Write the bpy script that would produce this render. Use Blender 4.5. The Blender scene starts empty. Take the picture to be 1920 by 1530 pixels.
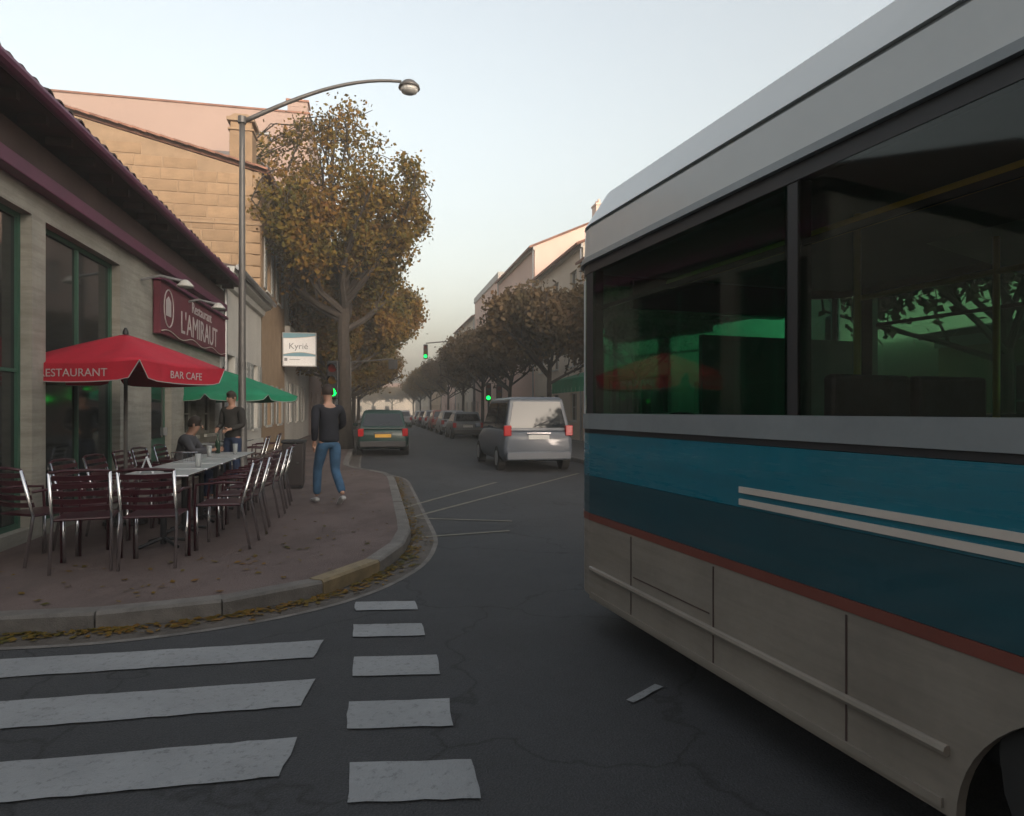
import bpy, bmesh, math, random
import numpy as np
from mathutils import Vector, Matrix
random.seed(11); rng = np.random.default_rng(5)
PI = math.pi; R = math.radians
scene = bpy.context.scene
C = scene.collection

# ---------------------------------------------------------------- camera, sky, sun, exposure
cam_d = bpy.data.cameras.new("camera"); cam = bpy.data.objects.new("camera", cam_d); C.objects.link(cam)
cam.location = (0, 0, 1.5); cam.rotation_euler = (R(90), 0, 0)
cam_d.sensor_width = 36; cam_d.lens = 36 * 1230 / 1920; cam_d.shift_y = 5 / 1920
cam_d.clip_start = 0.05; cam_d.clip_end = 3000
scene.camera = cam

SUN_ELEV = 7.0; SUN_AZ = 150.0          # azimuth clockwise from +Y (down the street): the sun is low behind the camera, to the right
world = bpy.data.worlds.new("World"); scene.world = world; world.use_nodes = True
wn = world.node_tree; bg = wn.nodes['Background']
sky = wn.nodes.new('ShaderNodeTexSky'); sky.sky_type = 'NISHITA'; sky.sun_disc = False
sky.sun_elevation = R(SUN_ELEV); sky.sun_rotation = R(SUN_AZ)
sky.air_density = 1.25; sky.dust_density = 7.0; sky.ozone_density = 1.0
hs = wn.nodes.new('ShaderNodeHueSaturation'); hs.inputs['Saturation'].default_value = 0.42; wn.links.new(sky.outputs[0], hs.inputs['Color']); wn.links.new(hs.outputs[0], bg.inputs[0]); bg.inputs[1].default_value = 0.15

sun_d = bpy.data.lights.new("sun", 'SUN'); sun = bpy.data.objects.new("sun", sun_d); C.objects.link(sun)
sun_d.energy = 0.5; sun_d.angle = R(12); sun_d.color = (1.0, 0.82, 0.70)
az, el = R(SUN_AZ), R(SUN_ELEV)
sdir = Vector((math.sin(az) * math.cos(el), math.cos(az) * math.cos(el), math.sin(el)))
sun.rotation_euler = sdir.to_track_quat('Z', 'Y').to_euler()
scene.view_settings.view_transform = 'Standard'; scene.view_settings.look = 'None'
scene.view_settings.gamma = 1; scene.view_settings.use_curve_mapping = False
scene.view_settings.exposure = 2.05

# ---------------------------------------------------------------- frames
TA = math.atan(0.2114)                  # the street runs 12 degrees left of the view axis
CT, ST = math.cos(TA), math.sin(TA)
def S(lat, d):                          # lateral offset from the street line (along world x) and world depth -> street frame X, Y
    x, y = lat - 0.2114 * d, d
    return (x * CT + y * ST, -x * ST + y * CT)
def W(X, Y, z=0.0):                     # street frame -> world
    return Vector((X * CT - Y * ST, X * ST + Y * CT, z))
def LD(lat, d, z=0.0): return Vector((lat - 0.2114 * d, d, z))

# ---------------------------------------------------------------- materials
MATS = {}
def mat(name, col, rough=0.7, var=0.15, scale=3.0, metal=0.0, bump=0.0, bscale=None, emit=None, estr=1.0, spec=0.5, island=0.0, col2=None, coat=0.0, spots=None):
    if name in MATS: return MATS[name]
    m = bpy.data.materials.new(name); m.use_nodes = True; nt = m.node_tree
    b = nt.nodes['Principled BSDF']
    b.inputs['Roughness'].default_value = rough; b.inputs['Metallic'].default_value = metal
    b.inputs['Specular IOR Level'].default_value = spec
    if coat: b.inputs['Coat Weight'].default_value = coat; b.inputs['Coat Roughness'].default_value = 0.08
    tc = nt.nodes.new('ShaderNodeTexCoord'); 
    n = nt.nodes.new('ShaderNodeTexNoise'); n.inputs['Scale'].default_value = scale; n.inputs['Detail'].default_value = 8; n.inputs['Roughness'].default_value = 0.62
    nt.links.new(tc.outputs['Object'], n.inputs['Vector'])
    ramp = nt.nodes.new('ShaderNodeValToRGB')
    c2 = col2 if col2 else tuple(min(1, c * (1 + var)) for c in col)
    c1 = col if col2 else tuple(c * (1 - var) for c in col)
    ramp.color_ramp.elements[0].position = 0.32; ramp.color_ramp.elements[1].position = 0.68
    ramp.color_ramp.elements[0].color = (*c1, 1); ramp.color_ramp.elements[1].color = (*c2, 1)
    nt.links.new(n.outputs['Fac'], ramp.inputs['Fac'])
    out = ramp.outputs['Color']
    n2 = nt.nodes.new('ShaderNodeTexNoise'); n2.inputs['Scale'].default_value = scale * 14; n2.inputs['Detail'].default_value = 5
    nt.links.new(tc.outputs['Object'], n2.inputs['Vector'])
    mr = nt.nodes.new('ShaderNodeMapRange'); mr.inputs['To Min'].default_value = 1 - var * .6; mr.inputs['To Max'].default_value = 1 + var * .6
    nt.links.new(n2.outputs['Fac'], mr.inputs['Value'])
    mx = nt.nodes.new('ShaderNodeVectorMath'); mx.operation = 'SCALE'
    nt.links.new(out, mx.inputs[0]); nt.links.new(mr.outputs[0], mx.inputs['Scale']); out = mx.outputs[0]
    if island:
        g = nt.nodes.new('ShaderNodeNewGeometry'); oi = nt.nodes.new('ShaderNodeObjectInfo')
        ad = nt.nodes.new('ShaderNodeMath'); ad.operation = 'ADD'
        nt.links.new(g.outputs['Random Per Island'], ad.inputs[0]); nt.links.new(oi.outputs['Random'], ad.inputs[1])
        fr = nt.nodes.new('ShaderNodeMath'); fr.operation = 'FRACT'; nt.links.new(ad.outputs[0], fr.inputs[0])
        m2 = nt.nodes.new('ShaderNodeMapRange'); m2.inputs['To Min'].default_value = 1 - island; m2.inputs['To Max'].default_value = 1 + island
        nt.links.new(fr.outputs[0], m2.inputs['Value'])
        v2 = nt.nodes.new('ShaderNodeVectorMath'); v2.operation = 'SCALE'
        nt.links.new(out, v2.inputs[0]); nt.links.new(m2.outputs[0], v2.inputs['Scale']); out = v2.outputs[0]
    nt.links.new(out, b.inputs['Base Color'])
    if bump:
        n3 = nt.nodes.new('ShaderNodeTexNoise'); n3.inputs['Scale'].default_value = bscale or scale * 20; n3.inputs['Detail'].default_value = 6
        nt.links.new(tc.outputs['Object'], n3.inputs['Vector'])
        bp = nt.nodes.new('ShaderNodeBump'); bp.inputs['Strength'].default_value = bump; bp.inputs['Distance'].default_value = 0.02
        nt.links.new(n3.outputs['Fac'], bp.inputs['Height']); nt.links.new(bp.outputs['Normal'], b.inputs['Normal'])
    if emit: b.inputs['Emission Color'].default_value = (*emit, 1); b.inputs['Emission Strength'].default_value = estr
    MATS[name] = m; return m

def glass_mat(name, tint, refl_rough=0.04, dens=1.0):
    m = bpy.data.materials.new(name); m.use_nodes = True; nt = m.node_tree
    nt.nodes.remove(nt.nodes['Principled BSDF']); out = nt.nodes['Material Output']
    t = nt.nodes.new('ShaderNodeBsdfTransparent'); t.inputs[0].default_value = (*tint, 1)
    g = nt.nodes.new('ShaderNodeBsdfGlossy'); g.inputs['Roughness'].default_value = refl_rough; g.inputs[0].default_value = (.9, .95, .93, 1)
    f = nt.nodes.new('ShaderNodeFresnel'); f.inputs[0].default_value = 1.5
    tc = nt.nodes.new('ShaderNodeTexCoord'); n = nt.nodes.new('ShaderNodeTexNoise'); n.inputs['Scale'].default_value = 2.5
    nt.links.new(tc.outputs['Object'], n.inputs['Vector'])
    bp = nt.nodes.new('ShaderNodeBump'); bp.inputs['Strength'].default_value = .03; nt.links.new(n.outputs['Fac'], bp.inputs['Height'])
    nt.links.new(bp.outputs[0], g.inputs['Normal'])
    mix = nt.nodes.new('ShaderNodeMixShader'); nt.links.new(f.outputs[0], mix.inputs[0]); nt.links.new(t.outputs[0], mix.inputs[1]); nt.links.new(g.outputs[0], mix.inputs[2])
    nt.links.new(mix.outputs[0], out.inputs['Surface'])
    return m

def leaf_mat(name, cols):
    m = bpy.data.materials.new(name); m.use_nodes = True; nt = m.node_tree
    b = nt.nodes['Principled BSDF']; out = nt.nodes['Material Output']; b.inputs['Roughness'].default_value = .7; b.inputs['Specular IOR Level'].default_value = .2
    g = nt.nodes.new('ShaderNodeNewGeometry'); tc = nt.nodes.new('ShaderNodeTexCoord')
    n = nt.nodes.new('ShaderNodeTexNoise'); n.inputs['Scale'].default_value = .7; n.inputs['Detail'].default_value = 3
    nt.links.new(tc.outputs['Object'], n.inputs['Vector'])
    a = nt.nodes.new('ShaderNodeMath'); a.operation = 'MULTIPLY_ADD'; a.inputs[1].default_value = .45
    nt.links.new(g.outputs['Random Per Island'], a.inputs[0])
    mr = nt.nodes.new('ShaderNodeMapRange'); mr.inputs['From Min'].default_value = .3; mr.inputs['From Max'].default_value = .7; mr.inputs['To Max'].default_value = .55
    nt.links.new(n.outputs['Fac'], mr.inputs['Value']); nt.links.new(mr.outputs[0], a.inputs[2])
    rp = nt.nodes.new('ShaderNodeValToRGB'); cr = rp.color_ramp
    while len(cr.elements) < len(cols): cr.elements.new(.5)
    for i, c in enumerate(cols): cr.elements[i].position = i / (len(cols) - 1); cr.elements[i].color = (*c, 1)
    nt.links.new(a.outputs[0], rp.inputs[0]); nt.links.new(rp.outputs[0], b.inputs['Base Color'])
    tr = nt.nodes.new('ShaderNodeBsdfTranslucent'); nt.links.new(rp.outputs[0], tr.inputs[0])
    mix = nt.nodes.new('ShaderNodeMixShader'); mix.inputs[0].default_value = .25
    nt.links.new(b.outputs[0], mix.inputs[1]); nt.links.new(tr.outputs[0], mix.inputs[2]); nt.links.new(mix.outputs[0], out.inputs['Surface'])
    return m

def asphalt_mat():
    m = mat('asphalt', (.040, .042, .046), rough=.82, var=.22, scale=.5, bump=.55, bscale=90)
    nt = m.node_tree; b = nt.nodes['Principled BSDF']
    tc = nt.nodes.new('ShaderNodeTexCoord')
    v = nt.nodes.new('ShaderNodeTexVoronoi'); v.inputs['Scale'].default_value = 130
    nt.links.new(tc.outputs['Object'], v.inputs['Vector'])
    mr = nt.nodes.new('ShaderNodeMapRange'); mr.inputs['From Max'].default_value = .6; mr.inputs['To Min'].default_value = 1.45; mr.inputs['To Max'].default_value = .75
    nt.links.new(v.outputs['Distance'], mr.inputs['Value'])
    cr = nt.nodes.new('ShaderNodeTexVoronoi'); cr.feature = 'DISTANCE_TO_EDGE'; cr.inputs['Scale'].default_value = .55
    wv = nt.nodes.new('ShaderNodeTexNoise'); wv.inputs['Scale'].default_value = 1.6; wv.inputs['Detail'].default_value = 5
    nt.links.new(tc.outputs['Object'], wv.inputs['Vector'])
    vm = nt.nodes.new('ShaderNodeVectorMath'); vm.operation = 'ADD'; nt.links.new(tc.outputs['Object'], vm.inputs[0]); nt.links.new(wv.outputs['Color'], vm.inputs[1])
    nt.links.new(vm.outputs[0], cr.inputs['Vector'])
    m2 = nt.nodes.new('ShaderNodeMapRange'); m2.inputs['From Max'].default_value = .012; m2.inputs['To Min'].default_value = .45; m2.inputs['To Max'].default_value = 1
    nt.links.new(cr.outputs['Distance'], m2.inputs['Value'])
    mu = nt.nodes.new('ShaderNodeMath'); mu.operation = 'MULTIPLY'; nt.links.new(mr.outputs[0], mu.inputs[0]); nt.links.new(m2.outputs[0], mu.inputs[1])
    src = b.inputs['Base Color'].links[0].from_socket
    s = nt.nodes.new('ShaderNodeVectorMath'); s.operation = 'SCALE'; nt.links.new(src, s.inputs[0]); nt.links.new(mu.outputs[0], s.inputs['Scale'])
    nt.links.new(s.outputs[0], b.inputs['Base Color'])
    return m

def worn_paint(name, col, base=(.045, .047, .05), thr=.40):
    m = mat(name, col, rough=.65, var=.12, scale=2.0, bump=.3, bscale=90)
    nt = m.node_tree; b = nt.nodes['Principled BSDF']; tc = nt.nodes.new('ShaderNodeTexCoord')
    n = nt.nodes.new('ShaderNodeTexNoise'); n.inputs['Scale'].default_value = 26; n.inputs['Detail'].default_value = 9; n.inputs['Roughness'].default_value = .72
    nt.links.new(tc.outputs['Object'], n.inputs['Vector'])
    r = nt.nodes.new('ShaderNodeValToRGB'); r.color_ramp.elements[0].position = thr - .1; r.color_ramp.elements[1].position = thr + .06
    r.color_ramp.elements[0].color = (.35, .35, .35, 1)
    nt.links.new(n.outputs['Fac'], r.inputs[0])
    mx = nt.nodes.new('ShaderNodeMix'); mx.data_type = 'RGBA'
    src = b.inputs['Base Color'].links[0].from_socket
    nt.links.new(r.outputs[0], mx.inputs['Factor']); mx.inputs['A'].default_value = (*base, 1); nt.links.new(src, mx.inputs['B'])
    nt.links.new(mx.outputs['Result'], b.inputs['Base Color'])
    return m

M_asphalt = asphalt_mat()
HZ = True
M_pave = mat('pavement_pink', (.115, .082, .075), rough=.85, var=.18, scale=.8, bump=.5, bscale=70)
M_pave_r = mat('pavement_grey', (.13, .125, .12), rough=.85, var=.15, scale=.8, bump=.4, bscale=70)
M_kerb = mat('kerb_granite', (.135, .125, .115), rough=.8, var=.25, scale=6, bump=.4, island=.2)
M_kerb_y = mat('kerb_yellow', (.19, .145, .08), rough=.7, var=.3, scale=6)
M_gutter = mat('gutter_stone', (.075, .062, .052), rough=.8, var=.35, scale=3, bump=.4)
M_earth = mat('distant_ground', (.07, .07, .06), rough=.9, var=.3, scale=.05)
M_paint = worn_paint('road_paint', (.23, .24, .25))
M_paint_y = worn_paint('road_paint_yellow', (.15, .14, .105))
M_cafe = mat('cafe_render', (.29, .28, .245), rough=.9, var=.22, scale=.9, bump=.15)
M_grey = mat('grey_render', (.50, .49, .455), rough=.9, var=.10, scale=.7, bump=.12)
M_trimg = mat('pale_trim', (.50, .50, .47), rough=.8, var=.1, scale=2)
M_stone = mat('block_stone', (.29, .195, .115), rough=.9, var=.16, scale=1.6, bump=.5, bscale=18, island=.13)
M_mortar = mat('stone_mortar', (.29, .205, .13), rough=.95, var=.14, scale=2, bump=.3)
M_pink = mat('pink_render', (.34, .245, .205), rough=.9, var=.06, scale=.25, bump=.08)
M_pinkpale = mat('pale_pink_render', (.68, .50, .42), rough=.9, var=.07, scale=.3)
M_cream = mat('cream_render', (.60, .52, .42), rough=.9, var=.08, scale=.4)
M_ochre = mat('ochre_render', (.42, .31, .20), rough=.9, var=.1, scale=.4)
M_tile = mat('clay_roof_tile', (.24, .115, .075), rough=.85, var=.3, scale=2, bump=.3, island=.25)
M_tile_dk = mat('weathered_roof_tile', (.085, .062, .055), rough=.85, var=.3, scale=2, bump=.3, island=.3)
M_slate = mat('slate', (.12, .12, .125), rough=.6, var=.25, scale=2, island=.3)
M_purple = mat('purple_fascia', (.115, .022, .062), rough=.5, var=.12, scale=1.5)
M_burg = mat('burgundy_fabric', (.12, .022, .036), rough=.85, var=.15, scale=1.5, bump=.2)
M_soffit = mat('brown_soffit', (.055, .032, .028), rough=.7, var=.2, scale=2)
M_dark = mat('dark_interior', (.012, .012, .012), rough=.6, var=.2)
M_pane = mat('window_pane', (.018, .022, .022), rough=.07, var=.1, spec=.6)
M_frame = mat('window_frame_paint', (.40, .40, .37), rough=.5, var=.1)
M_greenframe = mat('green_joinery', (.03, .09, .06), rough=.5, var=.15)
M_shut = mat('grey_shutter', (.30, .31, .30), rough=.6, var=.12, scale=4)
M_door = mat('dark_door', (.05, .04, .035), rough=.5, var=.2)
M_metal = mat('painted_steel', (.11, .105, .10), rough=.45, metal=.3, var=.15)
M_zinc = mat('zinc', (.30, .31, .32), rough=.45, metal=.5, var=.15)
M_chrome = mat('chrome_tube', (.62, .62, .64), rough=.18, metal=1.0, var=.05)
M_black = mat('black_plastic', (.018, .018, .02), rough=.5, var=.2)
M_rubber = mat('tyre_rubber', (.015, .015, .015), rough=.85, var=.2)
M_red = mat('red_parasol_fabric', (.42, .008, .028), rough=.8, var=.14, scale=2.5, bump=.15)
M_green = mat('green_parasol_fabric', (.004, .20, .10), rough=.8, var=.14, scale=2.5, bump=.15)
M_seam = mat('grey_piping', (.35, .33, .33), rough=.8, var=.1)
M_print = mat('pale_print', (.45, .40, .40), rough=.8, var=.1)
M_wine = mat('wine_plastic', (.045, .007, .013), rough=.35, var=.15, scale=3)
M_table = mat('white_tabletop', (.42, .44, .44), rough=.3, var=.06, scale=4)
M_blue = mat('bus_blue', (.002, .135, .195), rough=.25, var=.10, scale=1.2, coat=.4)
M_navy = mat('bus_deep_blue', (.003, .052, .072), rough=.3, var=.1, scale=1.2, coat=.4)
M_beige = mat('bus_beige', (.215, .19, .16), rough=.35, var=.16, scale=1.6, coat=.2)
def grime(m, col, h=.55):
    nt = m.node_tree; b = nt.nodes['Principled BSDF']; tc = nt.nodes.new('ShaderNodeTexCoord'); mp = nt.nodes.new('ShaderNodeMapping'); mp.inputs['Scale'].default_value = (1, .5, 7)
    n = nt.nodes.new('ShaderNodeTexNoise'); n.inputs['Scale'].default_value = 1.3; n.inputs['Detail'].default_value = 9; n.inputs['Roughness'].default_value = .7
    nt.links.new(tc.outputs['Object'], mp.inputs[0]); nt.links.new(mp.outputs[0], n.inputs['Vector'])
    r_ = nt.nodes.new('ShaderNodeMapRange'); r_.inputs['From Min'].default_value = .45; r_.inputs['From Max'].default_value = .72; r_.inputs['To Max'].default_value = h; nt.links.new(n.outputs['Fac'], r_.inputs['Value'])
    mx = nt.nodes.new('ShaderNodeMix'); mx.data_type = 'RGBA'; src = b.inputs['Base Color'].links[0].from_socket
    nt.links.new(r_.outputs[0], mx.inputs['Factor']); nt.links.new(src, mx.inputs['A']); mx.inputs['B'].default_value = (*col, 1); nt.links.new(mx.outputs['Result'], b.inputs['Base Color'])
    ad = nt.nodes.new('ShaderNodeMath'); ad.operation = 'MULTIPLY_ADD'; ad.inputs[1].default_value = .6; ad.inputs[2].default_value = b.inputs['Roughness'].default_value; nt.links.new(r_.outputs[0], ad.inputs[0]); nt.links.new(ad.outputs[0], b.inputs['Roughness'])
grime(M_beige, (.10, .086, .07), .40); grime(M_blue, (.035, .06, .07), .35); grime(M_navy, (.03, .042, .045), .45); grime(M_pave, (.06, .048, .044), .6); grime(M_cafe, (.15, .145, .12), .7)
M_buswhite = mat('bus_pale_grey', (.50, .52, .52), rough=.35, var=.05, scale=1.0, coat=.2)
M_bustrim = mat('bus_grey_trim', (.20, .22, .23), rough=.4, var=.1)
M_stripe = mat('bus_cream_stripe', (.52, .47, .42), rough=.4, var=.05)
M_redstripe = mat('bus_brown_red_line', (.15, .042, .030), rough=.4, var=.1)
M_rail = mat('yellow_handrail', (.62, .36, .02), rough=.35, var=.08)
M_seatf = mat('bus_seat_fabric', (.03, .035, .06), rough=.9, var=.4, scale=12)
M_busin = mat('bus_interior_panel', (.18, .18, .19), rough=.6, var=.08)
M_busglass = glass_mat('bus_green_glass', (.12, .40, .27))
M_busglass_n = glass_mat('bus_smoke_glass', (.40, .42, .38))
M_skin = mat('skin', (.42, .24, .17), rough=.55, var=.08)
M_jacket = mat('dark_jacket', (.012, .013, .020), rough=.85, var=.25, scale=6)
M_jacket2 = mat('charcoal_jacket', (.03, .028, .026), rough=.85, var=.25, scale=6)
M_greytop = mat('grey_jumper', (.07, .07, .08), rough=.9, var=.2, scale=6)
M_jeans = mat('blue_jeans', (.045, .11, .20), rough=.9, var=.3, scale=7)
M_jeans2 = mat('navy_jeans', (.02, .035, .08), rough=.9, var=.3, scale=7)
M_shoe = mat('pale_trainer', (.40, .40, .40), rough=.7, var=.2)
M_hair = mat('brown_hair', (.03, .018, .012), rough=.7, var=.3, scale=20)
M_bark = mat('bark', (.038, .030, .024), rough=.95, var=.35, scale=5, bump=.8)
M_leaf_a = leaf_mat('autumn_foliage', [(.040, .045, .012), (.080, .070, .014), (.16, .105, .018), (.19, .098, .018), (.14, .062, .018)])
M_leaf_b = leaf_mat('brown_foliage', [(.050, .045, .022), (.085, .062, .030), (.13, .085, .042), (.12, .068, .034)])
M_leaf_c = leaf_mat('ochre_foliage', [(.07, .055, .012), (.14, .09, .018), (.20, .115, .024)])

# ---------------------------------------------------------------- mesh helpers
class MB:
    def __init__(s): s.v = []; s.f = []
    def add(s, vs, fs):
        k = len(s.v); s.v += [tuple(p) for p in vs]; s.f += [tuple(k + i for i in f) for f in fs]; return s
    def box(s, x0, x1, y0, y1, z0, z1, M=None):
        vs = [Vector((x, y, z)) for x in (x0, x1) for y in (y0, y1) for z in (z0, z1)]
        if M: vs = [M @ p for p in vs]
        return s.add(vs, [(0, 1, 3, 2), (4, 6, 7, 5), (0, 4, 5, 1), (2, 3, 7, 6), (0, 2, 6, 4), (1, 5, 7, 3)])
    def cbox(s, c, sz, M=None):
        return s.box(c[0] - sz[0] / 2, c[0] + sz[0] / 2, c[1] - sz[1] / 2, c[1] + sz[1] / 2, c[2] - sz[2] / 2, c[2] + sz[2] / 2, M)
    def tube(s, pts, rad, n=8, caps=True):
        pts = [Vector(p) for p in pts]; k = len(s.v)
        if not hasattr(rad, '__len__'): rad = [rad] * len(pts)
        up = None
        for i, p in enumerate(pts):
            if i == 0: t = pts[1] - p
            elif i == len(pts) - 1: t = p - pts[i - 1]
            else: t = pts[i + 1] - pts[i - 1]
            t.normalize()
            if up is None: up = Vector((0, 0, 1)) if abs(t.z) < .9 else Vector((1, 0, 0))
            a = t.cross(up)
            if a.length < 1e-4: a = t.cross(Vector((0, 1, 0)))
            a.normalize(); b = t.cross(a).normalized(); up = -b if False else up
            for j in range(n):
                th = 2 * PI * j / n
                q = p + (a * math.cos(th) + b * math.sin(th)) * rad[i]; s.v.append(tuple(q))
        for i in range(len(pts) - 1):
            for j in range(n):
                a0 = k + i * n + j; a1 = k + i * n + (j + 1) % n
                s.f.append((a0, a1, a1 + n, a0 + n))
        if caps:
            s.f.append(tuple(k + j for j in range(n))[::-1]); s.f.append(tuple(k + (len(pts) - 1) * n + j for j in range(n)))
        return s
    def lathe(s, prof, n=16, c=(0, 0), z0=0):
        k = len(s.v)
        for r, z in prof:
            for j in range(n):
                th = 2 * PI * j / n; s.v.append((c[0] + r * math.cos(th), c[1] + r * math.sin(th), z0 + z))
        for i in range(len(prof) - 1):
            for j in range(n):
                a = k + i * n + j; b = k + i * n + (j + 1) % n; s.f.append((a, b, b + n, a + n))
        s.f.append(tuple(k + j for j in range(n))[::-1]); s.f.append(tuple(k + (len(prof) - 1) * n + j for j in range(n)))
        return s
    def prism(s, poly, a0, a1, axis='y'):      # poly in the other two axes
        def mk(p, a):
            if axis == 'y': return (p[0], a, p[1])
            if axis == 'x': return (a, p[0], p[1])
            return (p[0], p[1], a)
        n = len(poly); k = len(s.v)
        s.v += [mk(p, a0) for p in poly] + [mk(p, a1) for p in poly]
        s.f.append(tuple(k + i for i in range(n))); s.f.append(tuple(k + n + i for i in range(n))[::-1])
        for i in range(n): s.f.append((k + i, k + (i + 1) % n, k + n + (i + 1) % n, k + n + i))
        return s
    def mesh(s, name):
        me = bpy.data.meshes.new(name); me.from_pydata(s.v, [], s.f)
        bm = bmesh.new(); bm.from_mesh(me); bmesh.ops.recalc_face_normals(bm, faces=bm.faces)
        bm.to_mesh(me); bm.free(); return me
    def build(s, name, m, parent=None, smooth=False, bevel=0, kind=None, sub=0):
        me = s.mesh(name); me.materials.append(m)
        if smooth:
            for p in me.polygons: p.use_smooth = True
        return put(name, me, parent, bevel, kind, sub, smooth)

def put(name, me, parent=None, bevel=0, kind=None, sub=0, smooth=False):
    o = bpy.data.objects.new(name, me); C.objects.link(o)
    if parent: o.parent = parent
    if bevel:
        b = o.modifiers.new('bevel', 'BEVEL'); b.width = bevel; b.segments = 2; b.limit_method = 'ANGLE'
    if sub:
        b = o.modifiers.new('sub', 'SUBSURF'); b.levels = sub; b.render_levels = sub
    if smooth:
        pass
    if kind: o['kind'] = kind
    return o
def tag(o, label=None, cat=None, group=None, kind=None):
    if label: o['label'] = label
    if cat: o['category'] = cat
    if group: o['group'] = group
    if kind: o['kind'] = kind
    return o
def thing(name, label, cat, loc=(0, 0, 0), rot=0.0, group=None):
    o = bpy.data.objects.new(name, None); C.objects.link(o); o.empty_display_size = .2
    o.location = loc; o.rotation_euler = (0, 0, rot); return tag(o, label, cat, group)
def copy_tree(o, parent=None):
    c = o.copy(); C.objects.link(c); c.parent = parent
    for ch in list(o.children): copy_tree(ch, c)
    return c
def text_part(name, body, size, m, parent, loc, rot, ext=.003, align='CENTER', scale=(1, 1, 1), shear=0):
    cu = bpy.data.curves.new('text', 'FONT'); cu.body = body; cu.size = size; cu.extrude = ext; cu.align_x = align; cu.align_y = 'CENTER'; cu.shear = shear; cu.resolution_u = 3
    t = bpy.data.objects.new('text', cu); C.objects.link(t)
    me = bpy.data.meshes.new_from_object(t); bpy.data.objects.remove(t)
    me.materials.clear(); me.materials.append(m)
    o = bpy.data.objects.new(name, me); C.objects.link(o); o.parent = parent; o.location = loc; o.rotation_euler = rot; o.scale = scale
    return o

# ---------------------------------------------------------------- ground, road, pavements
MB().add([(-900, -400, -.03), (900, -400, -.03), (900, 1600, -.03), (-900, 1600, -.03)], [(0, 1, 2, 3)]).build('ground', M_earth, kind='structure')
rd = MB()
def quad_strip(mb, a, b, z):
    for i in range(len(a) - 1): mb.add([(*a[i], z), (*b[i], z), (*b[i + 1], z), (*a[i + 1], z)], [(0, 1, 2, 3)])
pl = [W(*S(-6, 5))[:2], W(*S(-6, 60))[:2], W(*S(-6, 400))[:2]]; pr = [W(*S(10.5, 5))[:2], W(*S(10.5, 60))[:2], W(*S(10.5, 400))[:2]]
rd.add([(-40, -30, 0), (40, -30, 0), (40, 12, 0), (-40, 12, 0)], [(0, 1, 2, 3)])
a = LD(-6, 12); b = LD(12, 12); c = LD(12, 400); d = LD(-6, 400)
rd.add([a, b, c, d], [(0, 1, 2, 3)])
road = rd.build('road', M_asphalt, kind='structure')

kerb = [(-14, 3.55), (-8, 3.85), (-5, 4.12), (-4.0, 4.28), (-3.3, 4.40), (-2.82, 4.47), (-2.4, 4.62), (-2.0, 4.85), (-1.65, 5.15), (-1.40, 5.52), (-1.24, 5.95), (-1.14, 6.4), (-1.12, 6.9)]
for dd in (7.6, 8.6, 9.8, 11.2, 12.6, 14.0): kerb.append(tuple(LD(.45, dd)[:2]))
for dd, la in ((14.8, .3), (15.5, -.1), (16.2, -.5), (17, -.68)): kerb.append(tuple(LD(la, dd)[:2]))
for dd in (24, 40, 70, 120, 300): kerb.append(tuple(LD(-.7, dd)[:2]))
def resample(p, step):
    out = [Vector(p[0])]; p = [Vector(q) for q in p]; acc = 0
    for i in range(len(p) - 1):
        seg = (p[i + 1] - p[i]).length; t = step - acc
        while t <= seg: out.append(p[i].lerp(p[i + 1], t / seg)); t += step
        acc = seg - (t - step)
    return out
# smooth the kerb corner
ks = [Vector(p) for p in kerb]
for _ in range(2):
    n2 = [ks[0]]
    for i in range(len(ks) - 1): n2 += [ks[i].lerp(ks[i + 1], .25), ks[i].lerp(ks[i + 1], .75)]
    n2.append(ks[-1]); ks = n2
PH = .12
def inset(pts, dist):
    out = []
    for i, p in enumerate(pts):
        t = (pts[min(i + 1, len(pts) - 1)] - pts[max(i - 1, 0)]).normalized(); out.append(p + Vector((-t.y, t.x)) * dist)
    return out
pv = MB(); ki = inset(ks, .145)
poly = [(p.x, p.y) for p in ki] + [tuple(LD(-30, 300)[:2]), (-60, 100), (-40, 3.4), (-14, 3.4)]
bm = bmesh.new(); vs = [bm.verts.new((x, y, PH - .004)) for x, y in poly]; f = bm.faces.new(vs); bmesh.ops.triangulate(bm, faces=[f])
me = bpy.data.meshes.new('pavement'); bm.to_mesh(me); bm.free(); me.materials.append(M_pave)
pavement = put('pavement', me, kind='structure')
# individual kerb stones along the near corner; the rest joined
def kerb_run(pts, parent, step=.8, limit=46.0, flip=1):
    rs = resample(pts, step); tot = 0; far = MB()
    for i in range(len(rs) - 1):
        p, q = rs[i], rs[i + 1]; t = (q - p); L = t.length; t.normalize(); nrm = Vector((-t.y, t.x)) * flip
        mb = MB(); g = .006
        a0 = p + t * g; a1 = q - t * g
        zj = PH + random.uniform(-.003, .004)
        prof = [(0, -.02), (0.0, zj - .02), (.02, zj), (.148, zj), (.148, -.02)]
        V = []
        for e in (a0, a1):
            for (o_, z_) in prof: V.append((e.x + nrm.x * o_, e.y + nrm.y * o_, z_))
        F = [(0, 1, 2, 3, 4), (9, 8, 7, 6, 5)] + [(j, (j + 1) % 5, 5 + (j + 1) % 5, 5 + j) for j in range(5)]
        if p.y < limit:
            mb.add(V, F); yel = parent.name.startswith('pavement') and flip == 1 and p.x > -1.55 and p.x < -1.12 and p.y < 6.6
            mb.build('kerb_stone', M_kerb_y if (yel and i % 2 == 0) else M_kerb, parent)
        else: far.add(V, F)
    if far.v: o = far.build('kerb_stone_row', M_kerb, parent, kind='stuff')
kerb_run(ks, pavement)
gi = inset(ks, -.26); gi2 = inset(ks, -.31); kz = inset(ks, -.003)
g = MB()
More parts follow.
